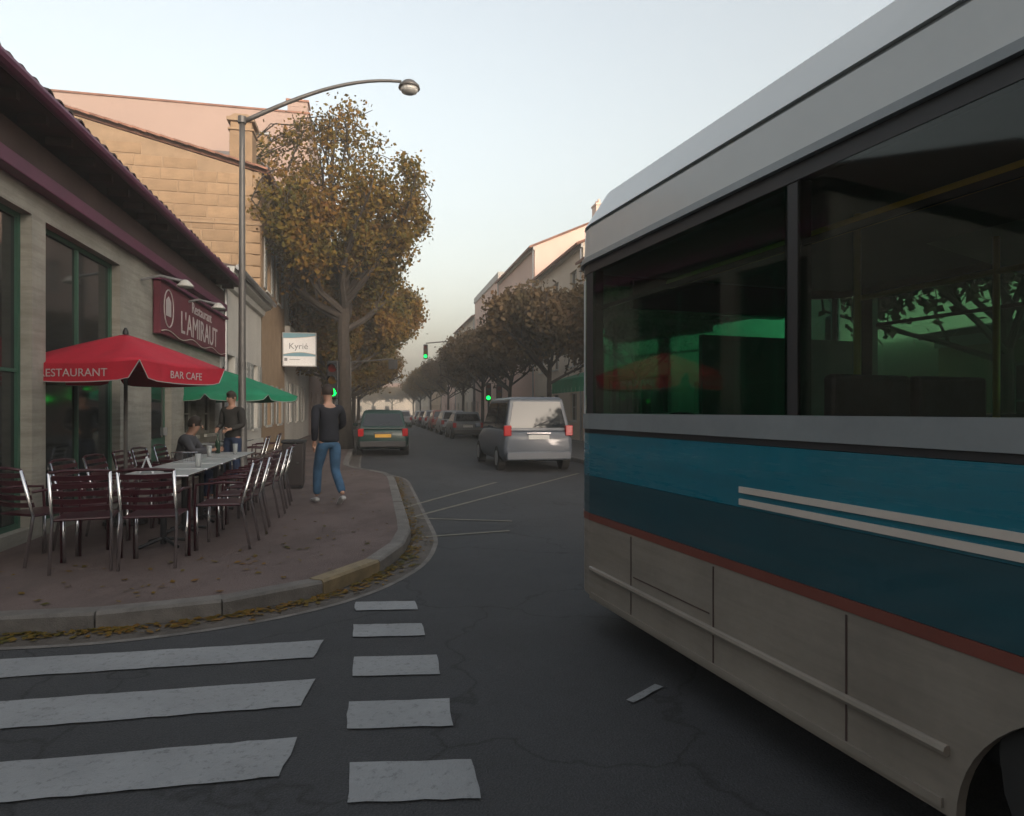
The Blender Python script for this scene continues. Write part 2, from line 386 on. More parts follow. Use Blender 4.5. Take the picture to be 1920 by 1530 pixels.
for i in range(len(ks) - 1): g.add([(*kz[i], .004), (*kz[i + 1], .004), (*gi[i + 1], .004), (*gi[i], .004)], [(0, 1, 2, 3)])
g.build('gutter', M_gutter, kind='structure')
g = MB()
for i in range(len(ks) - 1): g.add([(*gi[i], .004), (*gi[i + 1], .004), (*gi2[i + 1], .004), (*gi2[i], .004)], [(0, 1, 2, 3)])
g.build('gutter_edge', M_kerb, kind='structure')
# right pavement
kr = [Vector(LD(14, 9.0)[:2]), Vector(LD(8.5, 9.2)[:2]), Vector(LD(6.6, 10.2)[:2]), Vector(LD(5.9, 12)[:2]), Vector(LD(5.9, 20)[:2]), Vector(LD(5.9, 60)[:2]), Vector(LD(5.9, 300)[:2])]
for _ in range(2):
    n2 = [kr[0]]
    for i in range(len(kr) - 1): n2 += [kr[i].lerp(kr[i + 1], .25), kr[i].lerp(kr[i + 1], .75)]
    n2.append(kr[-1]); kr = n2
ki = inset(kr, -.145); poly = [(p.x, p.y) for p in ki] + [tuple(LD(60, 300)[:2]), tuple(LD(60, 9)[:2])]
bm = bmesh.new(); vs = [bm.verts.new((x, y, PH - .004)) for x, y in poly]; f = bm.faces.new(vs); bmesh.ops.triangulate(bm, faces=[f]); bmesh.ops.recalc_face_normals(bm, faces=bm.faces)
me = bpy.data.meshes.new('pavement_opposite'); bm.to_mesh(me); bm.free(); me.materials.append(M_pave_r)
pav_r = put('pavement_opposite', me, kind='structure'); kerb_run(kr, pav_r, flip=-1, limit=30)

# painted markings: zebra bars, ladder bars, thin yellow lines
def paint(poly, name='stripe', m=M_paint, z=.008):
    P_ = []
    for i_ in range(len(poly)):
        a_, b_ = Vector(poly[i_]), Vector(poly[(i_ + 1) % len(poly)]); m_ = max(1, int((b_ - a_).length / .07)) if (b_ - a_).length > .12 else 1
        for k_ in range(m_):
            q_ = a_.lerp(b_, k_ / m_); P_.append((q_.x + random.uniform(-.006, .006), q_.y + random.uniform(-.005, .005)))
    poly = P_
    me = bpy.data.meshes.new(name); n = len(poly)
    me.from_pydata([(x, y, z) for x, y in poly], [], [tuple(range(n))]); me.materials.append(m)
    return put(name, me, road)
def gp(u, v): d_ = 1.5 * 1230 / (v - 770); return ((u - 960) / 1230 * d_, d_)
def bar(xr, yr0, yr1, L, sl):          # long zebra bar: right end x, y range at the right end, length, slope
    paint([(xr, yr0), (xr - .03, yr1), (xr - L, yr1 + sl * L), (xr - L, yr0 + sl * L)], 'crossing_stripe')
for xr, y0, y1 in ((-1.20, 3.97, 4.27), (-1.07, 3.32, 3.65), (-.95, 2.68, 3.0), (-.82, 2.04, 2.36)): bar(xr, y0, y1, 3.6, -.18)
for y0, y1, xl, xr in ((4.90, 5.12, -1.17, -.71), (4.33, 4.58, -1.05, -.58), (3.69, 3.98, -.90, -.41), (3.08, 3.37, -.78, -.28), (2.50, 2.78, -.63, -.12), (1.9, 2.18, -.5, 0.02)):
    k = .03; paint([(xl, y0), (xr, y0 + k), (xr - .05, y1 + k), (xl - .055, y1)], 'dash')
def line(p, q, w=.05, m=M_paint_y):
    p, q = Vector(gp(*p)), Vector(gp(*q)); t = (q - p).normalized(); n = Vector((-t.y, t.x)) * w / 2
    paint([tuple(p - n), tuple(q - n), tuple(q + n), tuple(p + n)], 'bay_line', m, .008 if m is M_paint_y else .009)
line((775, 970), (1085, 888), .07); line((700, 968), (930, 905), .07); line((775, 972), (960, 978), .06); line((790, 1008), (955, 996), .06)
line((1182, 1318), (1235, 1288), .05, M_paint)

# ---------------------------------------------------------------- facades
def wall_mesh(Wd, H, openings, t=.28, z0=0.0):
    ys = sorted({0, Wd, *[o[0] for o in openings], *[o[1] for o in openings]}); zs = sorted({z0, H, *[o[2] for o in openings], *[o[3] for o in openings]})
    mb = MB()
    def inside(y, z): return any(o[0] < y < o[1] and o[2] < z < o[3] for o in openings)
    for i in range(len(ys) - 1):
        for j in range(len(zs) - 1):
            if not inside((ys[i] + ys[i + 1]) / 2, (zs[j] + zs[j + 1]) / 2):
                mb.add([(0, ys[i], zs[j]), (0, ys[i + 1], zs[j]), (0, ys[i + 1], zs[j + 1]), (0, ys[i], zs[j + 1])], [(0, 1, 2, 3)])
    for (a, b, c, d_) in openings:
        for q in ([(0, a, c), (-t, a, c), (-t, a, d_), (0, a, d_)], [(0, b, c), (0, b, d_), (-t, b, d_), (-t, b, c)], [(0, a, d_), (-t, a, d_), (-t, b, d_), (0, b, d_)], [(0, a, c), (0, b, c), (-t, b, c), (-t, a, c)]):
            mb.add(q, [(0, 1, 2, 3)])
    return mb
def window(root, a, b, c, d_, fm=M_frame, x=-.14, bars=1, mull=1, shutters=None, sill=True):
    f = MB(); w = .055
    f.box(x - .03, x + .03, a, a + w, c, d_).box(x - .03, x + .03, b - w, b, c, d_).box(x - .028, x + .028, a + w, b - w, c, c + w).box(x - .028, x + .028, a + w, b - w, d_ - w, d_)
    for k in range(mull):
        yc = a + (b - a) * (k + 1) / (mull + 1); f.box(x - .025, x + .025, yc - .03, yc + .03, c + w, d_ - w)
    for k in range(bars):
        zc = c + (d_ - c) * (k + 1) / (bars + 1); f.box(x - .02, x + .02, a + w, b - w, zc - .018, zc + .018)
    fo = f.build('window', fm, root)
    MB().box(x - .008, x - .002, a + w, b - w, c + w, d_ - w).build('pane', M_pane, fo)
    if sill: MB().box(-.1, .06, a - .06, b + .06, c - .07, c - .002).build('sill', M_trimg, root)
    if shutters:
        hw = (b - a) / 2
        for (y0, y1) in ((a - hw, a - .02), (b + .02, b + hw)):
            s = MB().box(.012, .045, y0, y1, c, d_)
            for k in range(int((d_ - c) / .14)):
                zz = c + .07 + k * .14; s.box(.045, .058, y0 + .05, y1 - .05, zz, zz + .09)
            s.build('shutter', shutters, root)
def pent(root, Wd, H, dep, m, over=.35, rise=None, ridge=None, name='roof'):
    """gable-ended pitched roof with the ridge parallel to the street; returns ridge height"""
    rise = rise if rise is not None else dep * .22
    x1 = over; x0 = -dep - over; xm = -dep / 2; t = .12
    zo = H - rise * over / (dep / 2)
    mb = MB().prism([(x1, zo), (xm, H + rise), (x0, zo), (x0, zo + t), (xm, H + rise + t), (x1, zo + t)], -.12, Wd + .12)
    return mb.build(name, m, root)
def house(name, label, lat, d0, d1, H, dep, wm, rm, side=-1, floors=2, bay=2.6, ground=True, shut=None, group=None, chim=True, roofk='pent', rise=None, wx0=0.9, gf='door'):
    X0, Y0 = S(lat, d0); X1, Y1 = S(lat, d1); Wd = Y1 - Y0 - .01
    if side < 0: root = thing(name, label, 'house', W(X0, Y0, 0), TA, group)
    else: root = thing(name, label, 'house', W(X0, Y1, 0), TA + PI, group)
    fh = (H - .35) / floors; ops = []
    nb = max(1, int(Wd / bay)); bw = Wd / nb; ww = min(1.05, bw * .4)
    for fl in range(floors):
        for b_ in range(nb):
            yc = (b_ + .5) * bw; zb = fl * fh
            if fl == 0:
                if gf == 'shop' : ops.append((yc - bw * .40, yc + bw * .40, .35, min(2.7, fh * .85), 'shop'))
                elif b_ % 2 == 1: ops.append((yc - .5, yc + .5, .13, 2.35, 'door'))
                else: ops.append((yc - ww / 2, yc + ww / 2, 1.0, 2.35, 'win'))
            else: ops.append((yc - ww / 2, yc + ww / 2, zb + .7, zb + min(fh - .35, 2.3), 'win'))
    w = wall_mesh(Wd, H, [o[:4] for o in ops]); rise = dep * .22 if rise is None else rise
    w.box(-dep, -.28, 0, Wd, 0, H)
    w.add([(0, 0, 0), (-.28, 0, 0), (-.28, 0, H), (0, 0, H)], [(0, 1, 2, 3)]); w.add([(0, Wd, 0), (-.28, Wd, 0), (-.28, Wd, H), (0, Wd, H)], [(0, 1, 2, 3)])
    if roofk == 'pent':
        for yy in (0.0, Wd - .05): w.prism([(0, H), (-dep / 2, H + rise), (-dep, H)], yy, yy + .05)
    w.build('wall', wm, root)
    for (a, b, c, d_, k) in ops:
        if k == 'win': window(root, a, b, c, d_, shutters=shut if shut else None, sill=True)
        elif k == 'shop':
            window(root, a, b, c, d_, fm=M_greenframe, mull=2, bars=0, sill=False)
        else:
            dr = MB().box(-.16, -.10, a + .03, b - .03, c, d_ - .03); dr.box(-.1, -.085, a + .15, b - .15, c + .2, c + .9).box(-.1, -.085, a + .15, b - .15, c + 1.1, d_ - .25)
            do = dr.build('door', M_door, root); MB().cbox((-.07, b - .14, c + 1.0), (.05, .03, .12)).build('handle', M_zinc, do)
    MB().box(.002, .10, -.0, Wd, H - .22, H - .02).build('cornice', M_trimg, root)
    if roofk == 'pent':
        rf = pent(root, Wd, H, dep, rm, rise=rise)
        if chim:
            for yy in (Wd * .12, Wd * .86):
                ch = MB().box(-dep * .5 - .25, -dep * .5 + .25, yy - .4, yy + .4, H + rise - .4, H + rise + 1.1).box(-dep * .5 - .3, -dep * .5 + .3, yy - .45, yy + .45, H + rise + 1.1, H + rise + 1.22)
                for q in (-.2, .2): ch.lathe([(.11, 0), (.09, .3)], 8, (-dep * .5, yy + q), H + rise + 1.22)
                ch.build('chimney', wm, rf)
    else:
        rf = MB().box(-dep, .08, 0, Wd, H, H + .3).build('parapet', M_trimg, root)
    MB().tube([(.08, Wd - .12, .1), (.08, Wd - .12, H - .25)], .045, 8).build('drainpipe', M_zinc, root)
    return root, Wd

# --- cafe -----------------------------------------------------------
CL = -3.65
X0, Y0 = S(CL, 5.4); X1, Y1 = S(CL, 15.6); WC = Y1 - Y0
cafe = thing('cafe_building', 'low cafe with purple fascia under dark tiled eaves, at the left kerb corner', 'building', W(X0, Y0), TA)
def cy(u): return S(CL, -CL * 1230 / (700 - u))[1] - Y0       # local y at picture column u on the facade
HC = 4.35
ops = [(.35, 1.65, .25, 3.6, 'glass'), (1.95, 4.15, .25, 3.6, 'glass'), (5.5, 6.6, .13, 2.35, 'door'), (7.4, 8.3, 1.0, 2.3, 'win'), (9.0, 9.9, 1.0, 2.3, 'win')]
w = wall_mesh(WC, HC, [o[:4] for o in ops]); w.box(-9, -.28, 0, WC, 0, HC)
w.add([(0, 0, 0), (-.28, 0, 0), (-.28, 0, HC), (0, 0, HC)], [(0, 1, 2, 3)]).add([(0, WC, 0), (-.28, WC, 0), (-.28, WC, HC), (0, WC, HC)], [(0, 1, 2, 3)])
w.build('wall', M_cafe, cafe)
for (a, b, c, d_, k) in ops:
    if k == 'glass': window(cafe, a, b, c, d_, fm=M_greenframe, mull=1, bars=1, sill=False)
    elif k == 'win': window(cafe, a, b, c, d_, fm=M_frame, mull=1, bars=2)
    else:
        do = MB().box(-.16, -.10, a + .03, b - .03, c, d_ - .03).build('door', M_greenframe, cafe)
        MB().box(-.1, -.085, a + .2, b - .2, c + .9, d_ - .3).build('pane', M_pane, do)
        MB().cbox((-.06, b - .14, c + 1.0), (.06, .03, .14)).build('handle', M_zinc, do)
# fascia boards and soffit
MB().box(.006, .16, 0, WC, 3.86, 4.02).build('purple_band', M_purple, cafe, bevel=.01)
MB().box(.004, .10, 0, WC, 4.025, 4.34).build('fascia', M_soffit, cafe)
MB().box(.105, .42, -.1, WC + .12, 4.47, 4.53).build('soffit', M_soffit, cafe)
for k in range(19): MB().box(.105, .36, k * WC / 18.5, k * WC / 18.5 + .07, 4.37, 4.465).build('rafter_end', M_soffit, cafe)
MB().tube([(.50, -.1, 4.49), (.50, WC + .15, 4.49)], .065, 10).build('gutter', M_purple, cafe)
# pan-tile roof: corrugated field, with separate tiles along the eave
rfm = MB(); nx, pit = 46, (WC + .2) / 46
tv = []
def roof_z(x): return 4.56 + (.45 - x) * .26
ncol = 46 * 6
k0 = len(rfm.v)
for i in range(ncol + 1):
    yy = -.1 + i * (WC + .2) / ncol; h = .045 * abs(math.sin(PI * i / 6))
    for xx in (.12, -2, -4.4): rfm.v.append((xx, yy, roof_z(xx) + h))
for i in range(ncol):
    for j in range(2): a = k0 + i * 3 + j; rfm.f.append((a, a + 1, a + 4, a + 3))
rfm.v += []
roofo = rfm.build('roof', M_tile_dk, cafe)
MB().prism([(-4.4, roof_z(-4.4)), (-9.2, 4.5), (.45, 4.5), (.45, 4.55)], -.09, WC + .09).build('roof_base', M_soffit, cafe)
tl = MB(); L = .42
for j in range(7):
    th = PI * j / 6
    for e, r_ in ((0, .105), (1, .092), (2, .088), (3, .075)):
        pass
prof_o = [(math.cos(PI * j / 6) * .105, math.sin(PI * j / 6) * .085) for j in range(7)]
prof_i = [(math.cos(PI * j / 6) * .085, math.sin(PI * j / 6) * .067) for j in range(6, -1, -1)]
pp = prof_o + prof_i
V = [(0, p[0], p[1]) for p in pp] + [(-L, p[0] * .85, p[1] * .85 + L * .26) for p in pp]
n = len(pp); F = [tuple(range(n)), tuple(range(2 * n - 1, n - 1, -1))] + [(i, (i + 1) % n, n + (i + 1) % n, n + i) for i in range(n)]
tme = MB().add(V, F).mesh('roof_tile'); tme.materials.append(M_tile_dk)
for i in range(46):
    o = put('roof_tile', tme, roofo); o.location = (.47 + random.uniform(-.015, .02), -.1 + (i + .5) * pit, roof_z(.47) + random.uniform(-.004, .006)); o.rotation_euler = (0, 0, random.uniform(-.04, .04))
# chalk-grey bracket lamps on the fascia
for yy in (cy(262), cy(340)):
    lm = MB().tube([(.02, yy, 3.55), (.3, yy, 3.62), (.62, yy, 3.55)], .022, 8).build('lamp_bracket', M_zinc, cafe)
    MB().lathe([(.03, .1), (.06, .08), (.13, 0), (.12, -.015)], 12, (.66, yy), 3.47).build('lamp_shade', M_trimg, cafe)
# burgundy sign board with printed lettering, fixed flat along the wall
ya, yb = cy(285), WC - .02
board = thing('shop_sign', 'long burgundy sign board with white lettering on the cafe wall above the red parasol', 'sign', W(X0, Y0), TA)
zb0, zb1 = 2.78, 3.66
MB().box(.015, .13, ya, yb, zb0, zb1).build('board', M_burg, board, bevel=.012)
pts = [(.15, ya + (yb - ya) * i / 40, zb0 + .05 + .04 * math.sin(i * .5)) for i in range(41)]
MB().tube(pts, .008, 5).build('scroll_line', M_stripe, board)
TR = (R(90), 0, R(90)); ym_ = (ya + yb) / 2
text_part('lettering', "L'AMIRAUT", .58, M_print, board, (.134, ym_ + .15, 3.10), TR, scale=(1.0, 1, 1))
text_part('lettering', "Restaurant", .30, M_print, board, (.134, ym_ + .25, 3.49), TR, scale=(1.2, 1, 1))
MB().tube([(.14, ya + .42 + .26 * math.cos(k * PI / 10), 3.25 + .32 * math.sin(k * PI / 10)) for k in range(21)], .010, 5).build('emblem_ring', M_print, board)
MB().prism([(ya + .28, 3.12), (ya + .56, 3.12), (ya + .56, 3.38), (ya + .42, 3.46), (ya + .28, 3.38)], .132, .138, 'x').build('emblem', M_print, board)
MB().box(.005, .20, ya - .05, yb, zb1 + .002, zb1 + .06).build('board_cap', M_purple, board, bevel=.01)

# --- low grey building --------------------------------------------
X0g, Y0g = S(CL, 15.62); X1g, Y1g = S(CL, 21.36); WG = Y1g - Y0g - .01
gb = thing('grey_house', 'single storey grey house with white cornice between the cafe and the stone gable', 'house', W(X0g, Y0g), TA)
HG = 4.85
ops = [(.5, 1.45, .13, 2.9, 'door'), (2.1, 3.1, .95, 2.9, 'win'), (4.2, 5.2, .95, 2.9, 'win')]
w = wall_mesh(WG, HG, [o[:4] for o in ops]); w.box(-8, -.28, 0, WG, 0, HG)
w.add([(0, 0, 0), (-.28, 0, 0), (-.28, 0, HG), (0, 0, HG)], [(0, 1, 2, 3)])
w.build('wall', M_grey, gb)
for (a, b, c, d_, k) in ops:
    if k == 'win': window(gb, a, b, c, d_, shutters=M_shut, bars=2)
    else:
        do = MB().box(-.16, -.10, a + .03, b - .03, c, d_ - .03).box(-.1, -.08, a + .15, b - .15, c + .2, c + 1.1).box(-.1, -.08, a + .15, b - .15, c + 1.3, d_ - .25).build('door', M_shut, gb)
        MB().cbox((-.06, b - .14, c + 1.0), (.05, .03, .12)).build('handle', M_zinc, do)
    MB().box(.003, .05, a - .14, a - .0, c, d_ + .14).box(.003, .05, b, b + .14, c, d_ + .14).box(.003, .055, a, b, d_, d_ + .14).build('surround', M_trimg, gb) if k == 'door' else None
MB().box(.003, .07, 0, WG, .12, .62).build('plinth', M_trimg, gb)
MB().prism([(.0, 4.55), (.10, 4.58), (.14, 4.72), (.32, 4.80), (.34, 4.95), (0, 4.95)], -.05, WG + .0).build('cornice', M_trimg, gb)
MB().tube([(.42, -.05, 4.93), (.42, WG, 4.93)], .07, 8).build('gutter', M_zinc, gb)
MB().prism([(.38, 4.96), (-4, 5.95), (-8.3, 4.96)], -.04, WG).build('roof', M_tile_dk, gb)
MB().tube([(.10, .12, .1), (.10, .12, 4.5)], .045, 8).build('drainpipe', M_zinc, gb)

# --- stone building with block gable facing the camera -------------
X0s, Y0s = S(CL, 21.4); X1s, Y1s = S(CL, 27.0); WS = Y1s - Y0s - .01
sb = thing('stone_house', 'tall house with a golden block stone gable rising behind the cafe', 'house', W(X0s, Y0s), TA)
o_w = W(X0s, Y0s)
def gable_pt(u, v):        # point on the gable plane (local y = 0): local x and z
    r = Vector(((u - 960) / 1230, 1)); n = Vector((-ST, CT)); t = (o_w.x * n.x + o_w.y * n.y) / (r.x * n.x + r.y * n.y)
    p = r * t; return ((p.x - o_w.x) * CT + (p.y - o_w.y) * ST, 1.5 - (v - 770) / 1230 * t)
xa, za = gable_pt(492, 322); xb, zb = gable_pt(180, 226)
slope = (zb - za) / (xb - xa); XR = -15.0; zr = za + slope * (XR - xa)
w = wall_mesh(WS, za, [(.9, 1.9, 1.0, 2.4), (3.6, 4.6, 1.0, 2.4), (.9, 1.9, 5.6, 7.3), (3.6, 4.6, 5.6, 7.3)], z0=0)
w.prism([(-.28, 0), (-.28, za - slope * .28 * 0), (XR, zr), (2 * XR, za), (2 * XR, 0)], .0, WS)
w.add([(0, .06, 0), (-.28, .06, 0), (-.28, .06, za), (0, .06, za)], [(0, 1, 2, 3)])
w.build('wall', M_mortar, sb)
for (a, b, c, d_) in [(.9, 1.9, 1.0, 2.4), (3.6, 4.6, 1.0, 2.4), (.9, 1.9, 5.6, 7.3), (3.6, 4.6, 5.6, 7.3)]: window(sb, a, b, c, d_, bars=2, shutters=M_shut)
# individual blocks
bm = bmesh.new(); bmesh.ops.create_cube(bm, size=1); bme = bpy.data.meshes.new('stone_block'); bm.to_mesh(bme); bm.free()
bb = MB(); e = .035
bb.add([(-.5, .5, -.5), (.5, .5, -.5), (.5, .5, .5), (-.5, .5, .5), (-.5, -.2, -.5), (.5, -.2, -.5), (.5, -.2, .5), (-.5, -.2, .5), (-.5 + e * .6, -.5, -.5 + e * 1.6), (.5 - e * .6, -.5, -.5 + e * 1.6), (.5 - e * .6, -.5, .5 - e * 1.6), (-.5 + e * .6, -.5, .5 - e * 1.6)],
       [(0, 1, 2, 3), (0, 1, 5, 4), (1, 2, 6, 5), (2, 3, 7, 6), (3, 0, 4, 7), (4, 5, 9, 8), (5, 6, 10, 9), (6, 7, 11, 10), (7, 4, 8, 11), (8, 9, 10, 11)])
bme = bb.mesh('stone_block'); bme.materials.append(M_stone)
cnt = 0; CH = .375; z = 4.7; row = 0
zmid = gable_pt(400, 416)[1]
while z < zr - .4 and cnt < 298:
    x = -.02 - (row % 2) * .0; first = True
    while True:
        L = random.uniform(.62, 1.1) * (0.6 if first and row % 2 else 1); first = False
        if x - L < -10.6: break
        if z + CH < za + slope * x - .14 and z > 4.7 + max(0, (-x - 4)) * .62 - .4:
            o = put('stone_block', bme, sb); o.location = (x - L / 2, .034 + random.uniform(-.006, .006), z + CH / 2); o.scale = (L - .016, .10, CH - .014); cnt += 1
            if cnt >= 299: break
        x -= L
    z += CH; row += 1
print('blocks', cnt)
MB().box(-9.5, .02, -.05, -.001, zmid - .05, zmid + .02).build('string_course', M_mortar, sb)
rt = MB().prism([(.25, za - slope * -.25 - .02 + .0), (XR, zr + .02), (2 * XR, za), (2 * XR, za + .14), (XR, zr + .17), (.25, za + slope * .25 + .12)], .02, WS + .1).build('roof', M_tile, sb)
# rake tiles along the visible edge
L = .42; tme2 = MB().add(V, F).mesh('rake_tile'); tme2.materials.append(M_tile)
ang = math.atan(slope)
for i in range(30):
    o = put('rake_tile', tme2, rt); xx = .22 - i * .40; o.location = (xx, -.06, za + slope * xx + .06); o.rotation_euler = (0, -math.atan(.26) + math.atan(-slope), 0); o.scale = (1.0, 1.5, 1.3)
def chimney(parent, x, y, z0, z1, wd, dp, m, cap, pots=0, tier=True):
    c = MB().box(x - wd / 2, x + wd / 2, y - dp / 2, y + dp / 2, z0, z1 - .45)
    if tier: c.box(x - wd / 2 - .05, x + wd / 2 + .05, y - dp / 2 - .05, y + dp / 2 + .05, z1 - .45, z1 - .38).box(x - wd / 2 + .02, x + wd / 2 - .02, y - dp / 2 + .02, y + dp / 2 - .02, z1 - .38, z1 - .16)
    else: c.box(x - wd / 2, x + wd / 2, y - dp / 2, y + dp / 2, z1 - .449, z1 - .16)
    co = c.build('chimney', m, parent, bevel=.015)
    k = MB().box(x - wd / 2 - .08, x + wd / 2 + .08, y - dp / 2 - .08, y + dp / 2 + .08, z1 - .158, z1 - .04)
    if tier: k.prism([(x - wd / 2 - .06, z1 - .04), (x - wd * .3, z1 + .10), (x + wd * .3, z1 + .10), (x + wd / 2 + .06, z1 - .04)], y - dp / 2, y + dp / 2)
    k.build('cap', cap, co, bevel=.01)
xc, zc = gable_pt(450, 212)
chimney(rt, xc, .55, za + slope * xc - .1, zc - .05, .70, .8, M_stone, M_mortar)

# --- slate mansard building beyond --------------------------------
X0m, Y0m = S(CL, 27.0); X1m, Y1m = S(CL, 37.0); WM = Y1m - Y0m - .01
mb_ = thing('mansard_house', 'grey fronted house with slate mansard roof behind the big tree', 'house', W(X0m, Y0m), TA)
HM = 9.0
ops = [(a, a + 1.0, z_, z_ + 1.7) for a in (1.0, 3.8, 6.6) for z_ in (1.0, 5.3)]
w = wall_mesh(WM, HM, ops); w.box(-9, -.28, 0, WM, 0, HM); w.add([(0, 0, 0), (-.28, 0, 0), (-.28, 0, HM), (0, 0, HM)], [(0, 1, 2, 3)])
w.build('wall', M_grey, mb_)
for o in ops: window(mb_, *o, bars=2, shutters=M_shut)
MB().prism([(.0, 8.7), (.25, 8.8), (.25, 9.0), (0, 9.0)], 0, WM).build('cornice', M_trimg, mb_)
MB().box(.002, .22, 0, WM, 4.75, 5.0).build('string_course', M_trimg, mb_)
prof = [(.12, 9.0), (-.05, 9.7), (-.3, 10.6), (-.75, 11.5), (-1.2, 12.0), (-9, 12.0), (-9, 9.0)]
msr = MB().prism(prof, 0, WM).build('roof', M_slate, mb_)
# slates on the end slope, as courses
for k in range(12):
    zz = 9.05 + k * .23
    xs = np.interp(zz, [9, 9.7, 10.6, 11.5, 12.0], [.12, -.05, -.3, -.75, -1.2])
    MB().box(xs - .05, xs + .03, -.02, WM, zz, zz + .2).build('slate_course', M_slate, msr)
MB().prism([(.0, 9.05), (-.9, 9.05), (-.9, 9.9), (-.45, 10.1), (-.0, 9.9)], 3, 4.2).build('dormer', M_trimg, mb_)
xc2 = gable_pt(512, 255)[0]
chimney(msr, -.95, .35, 11.2, 1.5 + (770 - 252) / 1230 * 27.2, .55, .6, M_stone, M_zinc, tier=False)

# --- tall pink block in the back -----------------------------------
X0p, Y0p = S(CL, 37.1); X1p, Y1p = S(CL, 50); WP = Y1p - Y0p - .02
pb = thing('pink_apartment_block', 'tall plain pink rendered block rising above the stone gable', 'building', W(X0p, Y0p), TA)
HP = 18.25
ops = [(a, a + 1.1, z_, z_ + 1.6) for a in (1.2, 4.6, 8.0, 11.0) for z_ in (1, 4.4, 7.6, 10.8, 14.0)]
ops = [o for o in ops if o[1] < WP - .3]
w = wall_mesh(WP, HP, ops); w.box(-26, -.28, 0, WP, 0, HP); w.add([(0, 0, 0), (-.28, 0, 0), (-.28, 0, HP), (0, 0, HP)], [(0, 1, 2, 3)])
w.build('wall', M_pink, pb)
for o in ops: window(pb, *o, bars=1)
MB().box(-26.05, .08, -.07, WP, HP, HP + .10).build('coping', M_tile, pb)
chimney(pb, -.65, .9, HP + .1, HP + 1.0, 1.1, 1.0, M_pink, M_tile, tier=False)

# --- rest of the left row ------------------------------------------
rowL = [(50.1, 60, 8.5, M_cream, 'cream rendered house past the pink block on the left row'), (60, 71, 7.4, M_grey, 'pale grey terraced house in the left row behind the third tree'),
        (71, 84, 8.8, M_ochre, 'ochre terraced house further down the left row'), (84, 100, 7.6, M_pinkpale, 'pale pink terraced house far down the left row'), (100, 130, 7.2, M_cream, 'long cream terrace farthest down the left row')]
for d0, d1, H, m_, lb in rowL: house('terraced_house', lb, CL, d0, d1, H, 9, m_, M_tile, -1, 2, shut=M_shut, group='terraced houses on the left side', bay=3.4)
rowR = [(13.5, 21, 7.2, M_cream, 'cream house on the right side, seen through the bus windows', 'pent'), (21, 30, 8.3, M_pinkpale, 'pink house with green awning on the right, beside the bus front', 'pent'),
        (30, 39, 9.2, M_cream, 'pale cream three storey house behind the nearest right hand tree', 'pent'), (39, 50, 11.3, M_pinkpale, 'tallest pale pink house in the right row', 'pent'),
        (50, 62, 11.8, M_pinkpale, 'flat topped rose pink block beyond the tallest right hand house', 'flat'), (62, 76, 10.5, M_cream, 'cream house in the middle of the far right row', 'pent'), (76, 92, 9.0, M_pinkpale, 'pale pink house towards the far end of the right row', 'pent'),
        (92, 112, 8.5, M_ochre, 'ochre house near the end of the right row', 'pent'), (112, 150, 7.5, M_cream, 'long low cream terrace closing the right row', 'pent')]
for d0, d1, H, m_, lb, rk in rowR: house('terraced_house', lb, 9.6, d0, d1, H, 9, m_, M_tile, 1, 3 if H > 8.5 else 2, group='houses on the right side', bay=3.0, roofk=rk, gf='shop' if d0 == 21 else 'door')
# unseen houses added behind the camera to shade the street and fill bus reflections
for i, (x0, x1, H, m_) in enumerate(((-22, -9, 9, M_cream), (-9, 3, 10, M_pinkpale), (3, 17, 9.5, M_cream))):
    root = thing('corner_house', ['cream house across the junction behind the camera, left end', 'pink house across the junction behind the camera', 'cream house across the junction behind the camera, right end'][i], 'house', (x1, -13, 0), R(90), 'houses across the junction behind the camera')
    Wd = x1 - x0 - .01; ops = [(a, a + 1.1, z_, z_ + 1.6) for a in np.arange(1.2, Wd - 1.4, 2.9) for z_ in (1.0, 4.4, 7.0) if z_ + 1.8 < H]
    w = wall_mesh(Wd, H, ops); w.box(-8, -.28, 0, Wd, 0, H); w.build('wall', m_, root)
    for o in ops: window(root, *o)
    pent(root, Wd, H, 8, M_tile)

house('garden_house', 'low ochre house behind the bus, glimpsed through its windows', 11.2, 1.5, 13.0, 2.95, 6, M_ochre, M_tile_dk, 1, 1, bay=3.2, chim=False, rise=.5)  # added house, blocks bright sky in the bus windows
# green shop awning on the right
X0a, Y0a = S(9.6, 28.5)
ga = thing('shop_awning', 'dark green shop awning across the street beside the bus front', 'awning', W(X0a, Y0a), TA + PI)
a_ = MB().prism([(.03, 3.3), (1.9, 2.75), (1.9, 2.4), (1.88, 2.4), (1.88, 2.7), (.03, 3.22)], 0, 6.2); a_.build('canopy', M_green, ga)
for k in range(13): MB().box(1.9, 1.912, k * .48, k * .48 + .42, 2.22, 2.40).build('valance_flap', M_green, ga)
for yy in (.2, 6.0): MB().tube([(.02, yy, 2.6), (1.86, yy, 2.72)], .02, 6).build('awning_arm', M_metal, ga)
# backdrop buildings at the end of the street
for i, (u, d_, w_, h_, m_) in enumerate(((690, 190, 26, 6.5, M_cream), (770, 210, 22, 8, M_pinkpale), (835, 200, 20, 10, M_ochre))):
    x = (u - 960) / 1230 * d_
    root = thing('distant_house', ['low cream house closing the view at the far end of the street', 'pink gabled house at the far end of the street', 'ochre house at the far end, right of the street'][i], 'house', (x, d_, 0), 0, 'houses at the far end')
    MB().box(-w_ / 2, w_ / 2, 0, 8, 0, h_).build('wall', m_, root)
    MB().prism([(-.4, h_), (4, h_ + 2.4), (8.4, h_)], -w_ / 2 - .3, w_ / 2 + .3, 'x').build('roof', M_tile, root)
    for k in range(5):
        for z_ in (1.2, 4.0): MB().box(-w_ / 2 + 2 + k * 4, -w_ / 2 + 3.2 + k * 4, -.06, .0, z_, z_ + 1.6).build('window', M_pane, root)

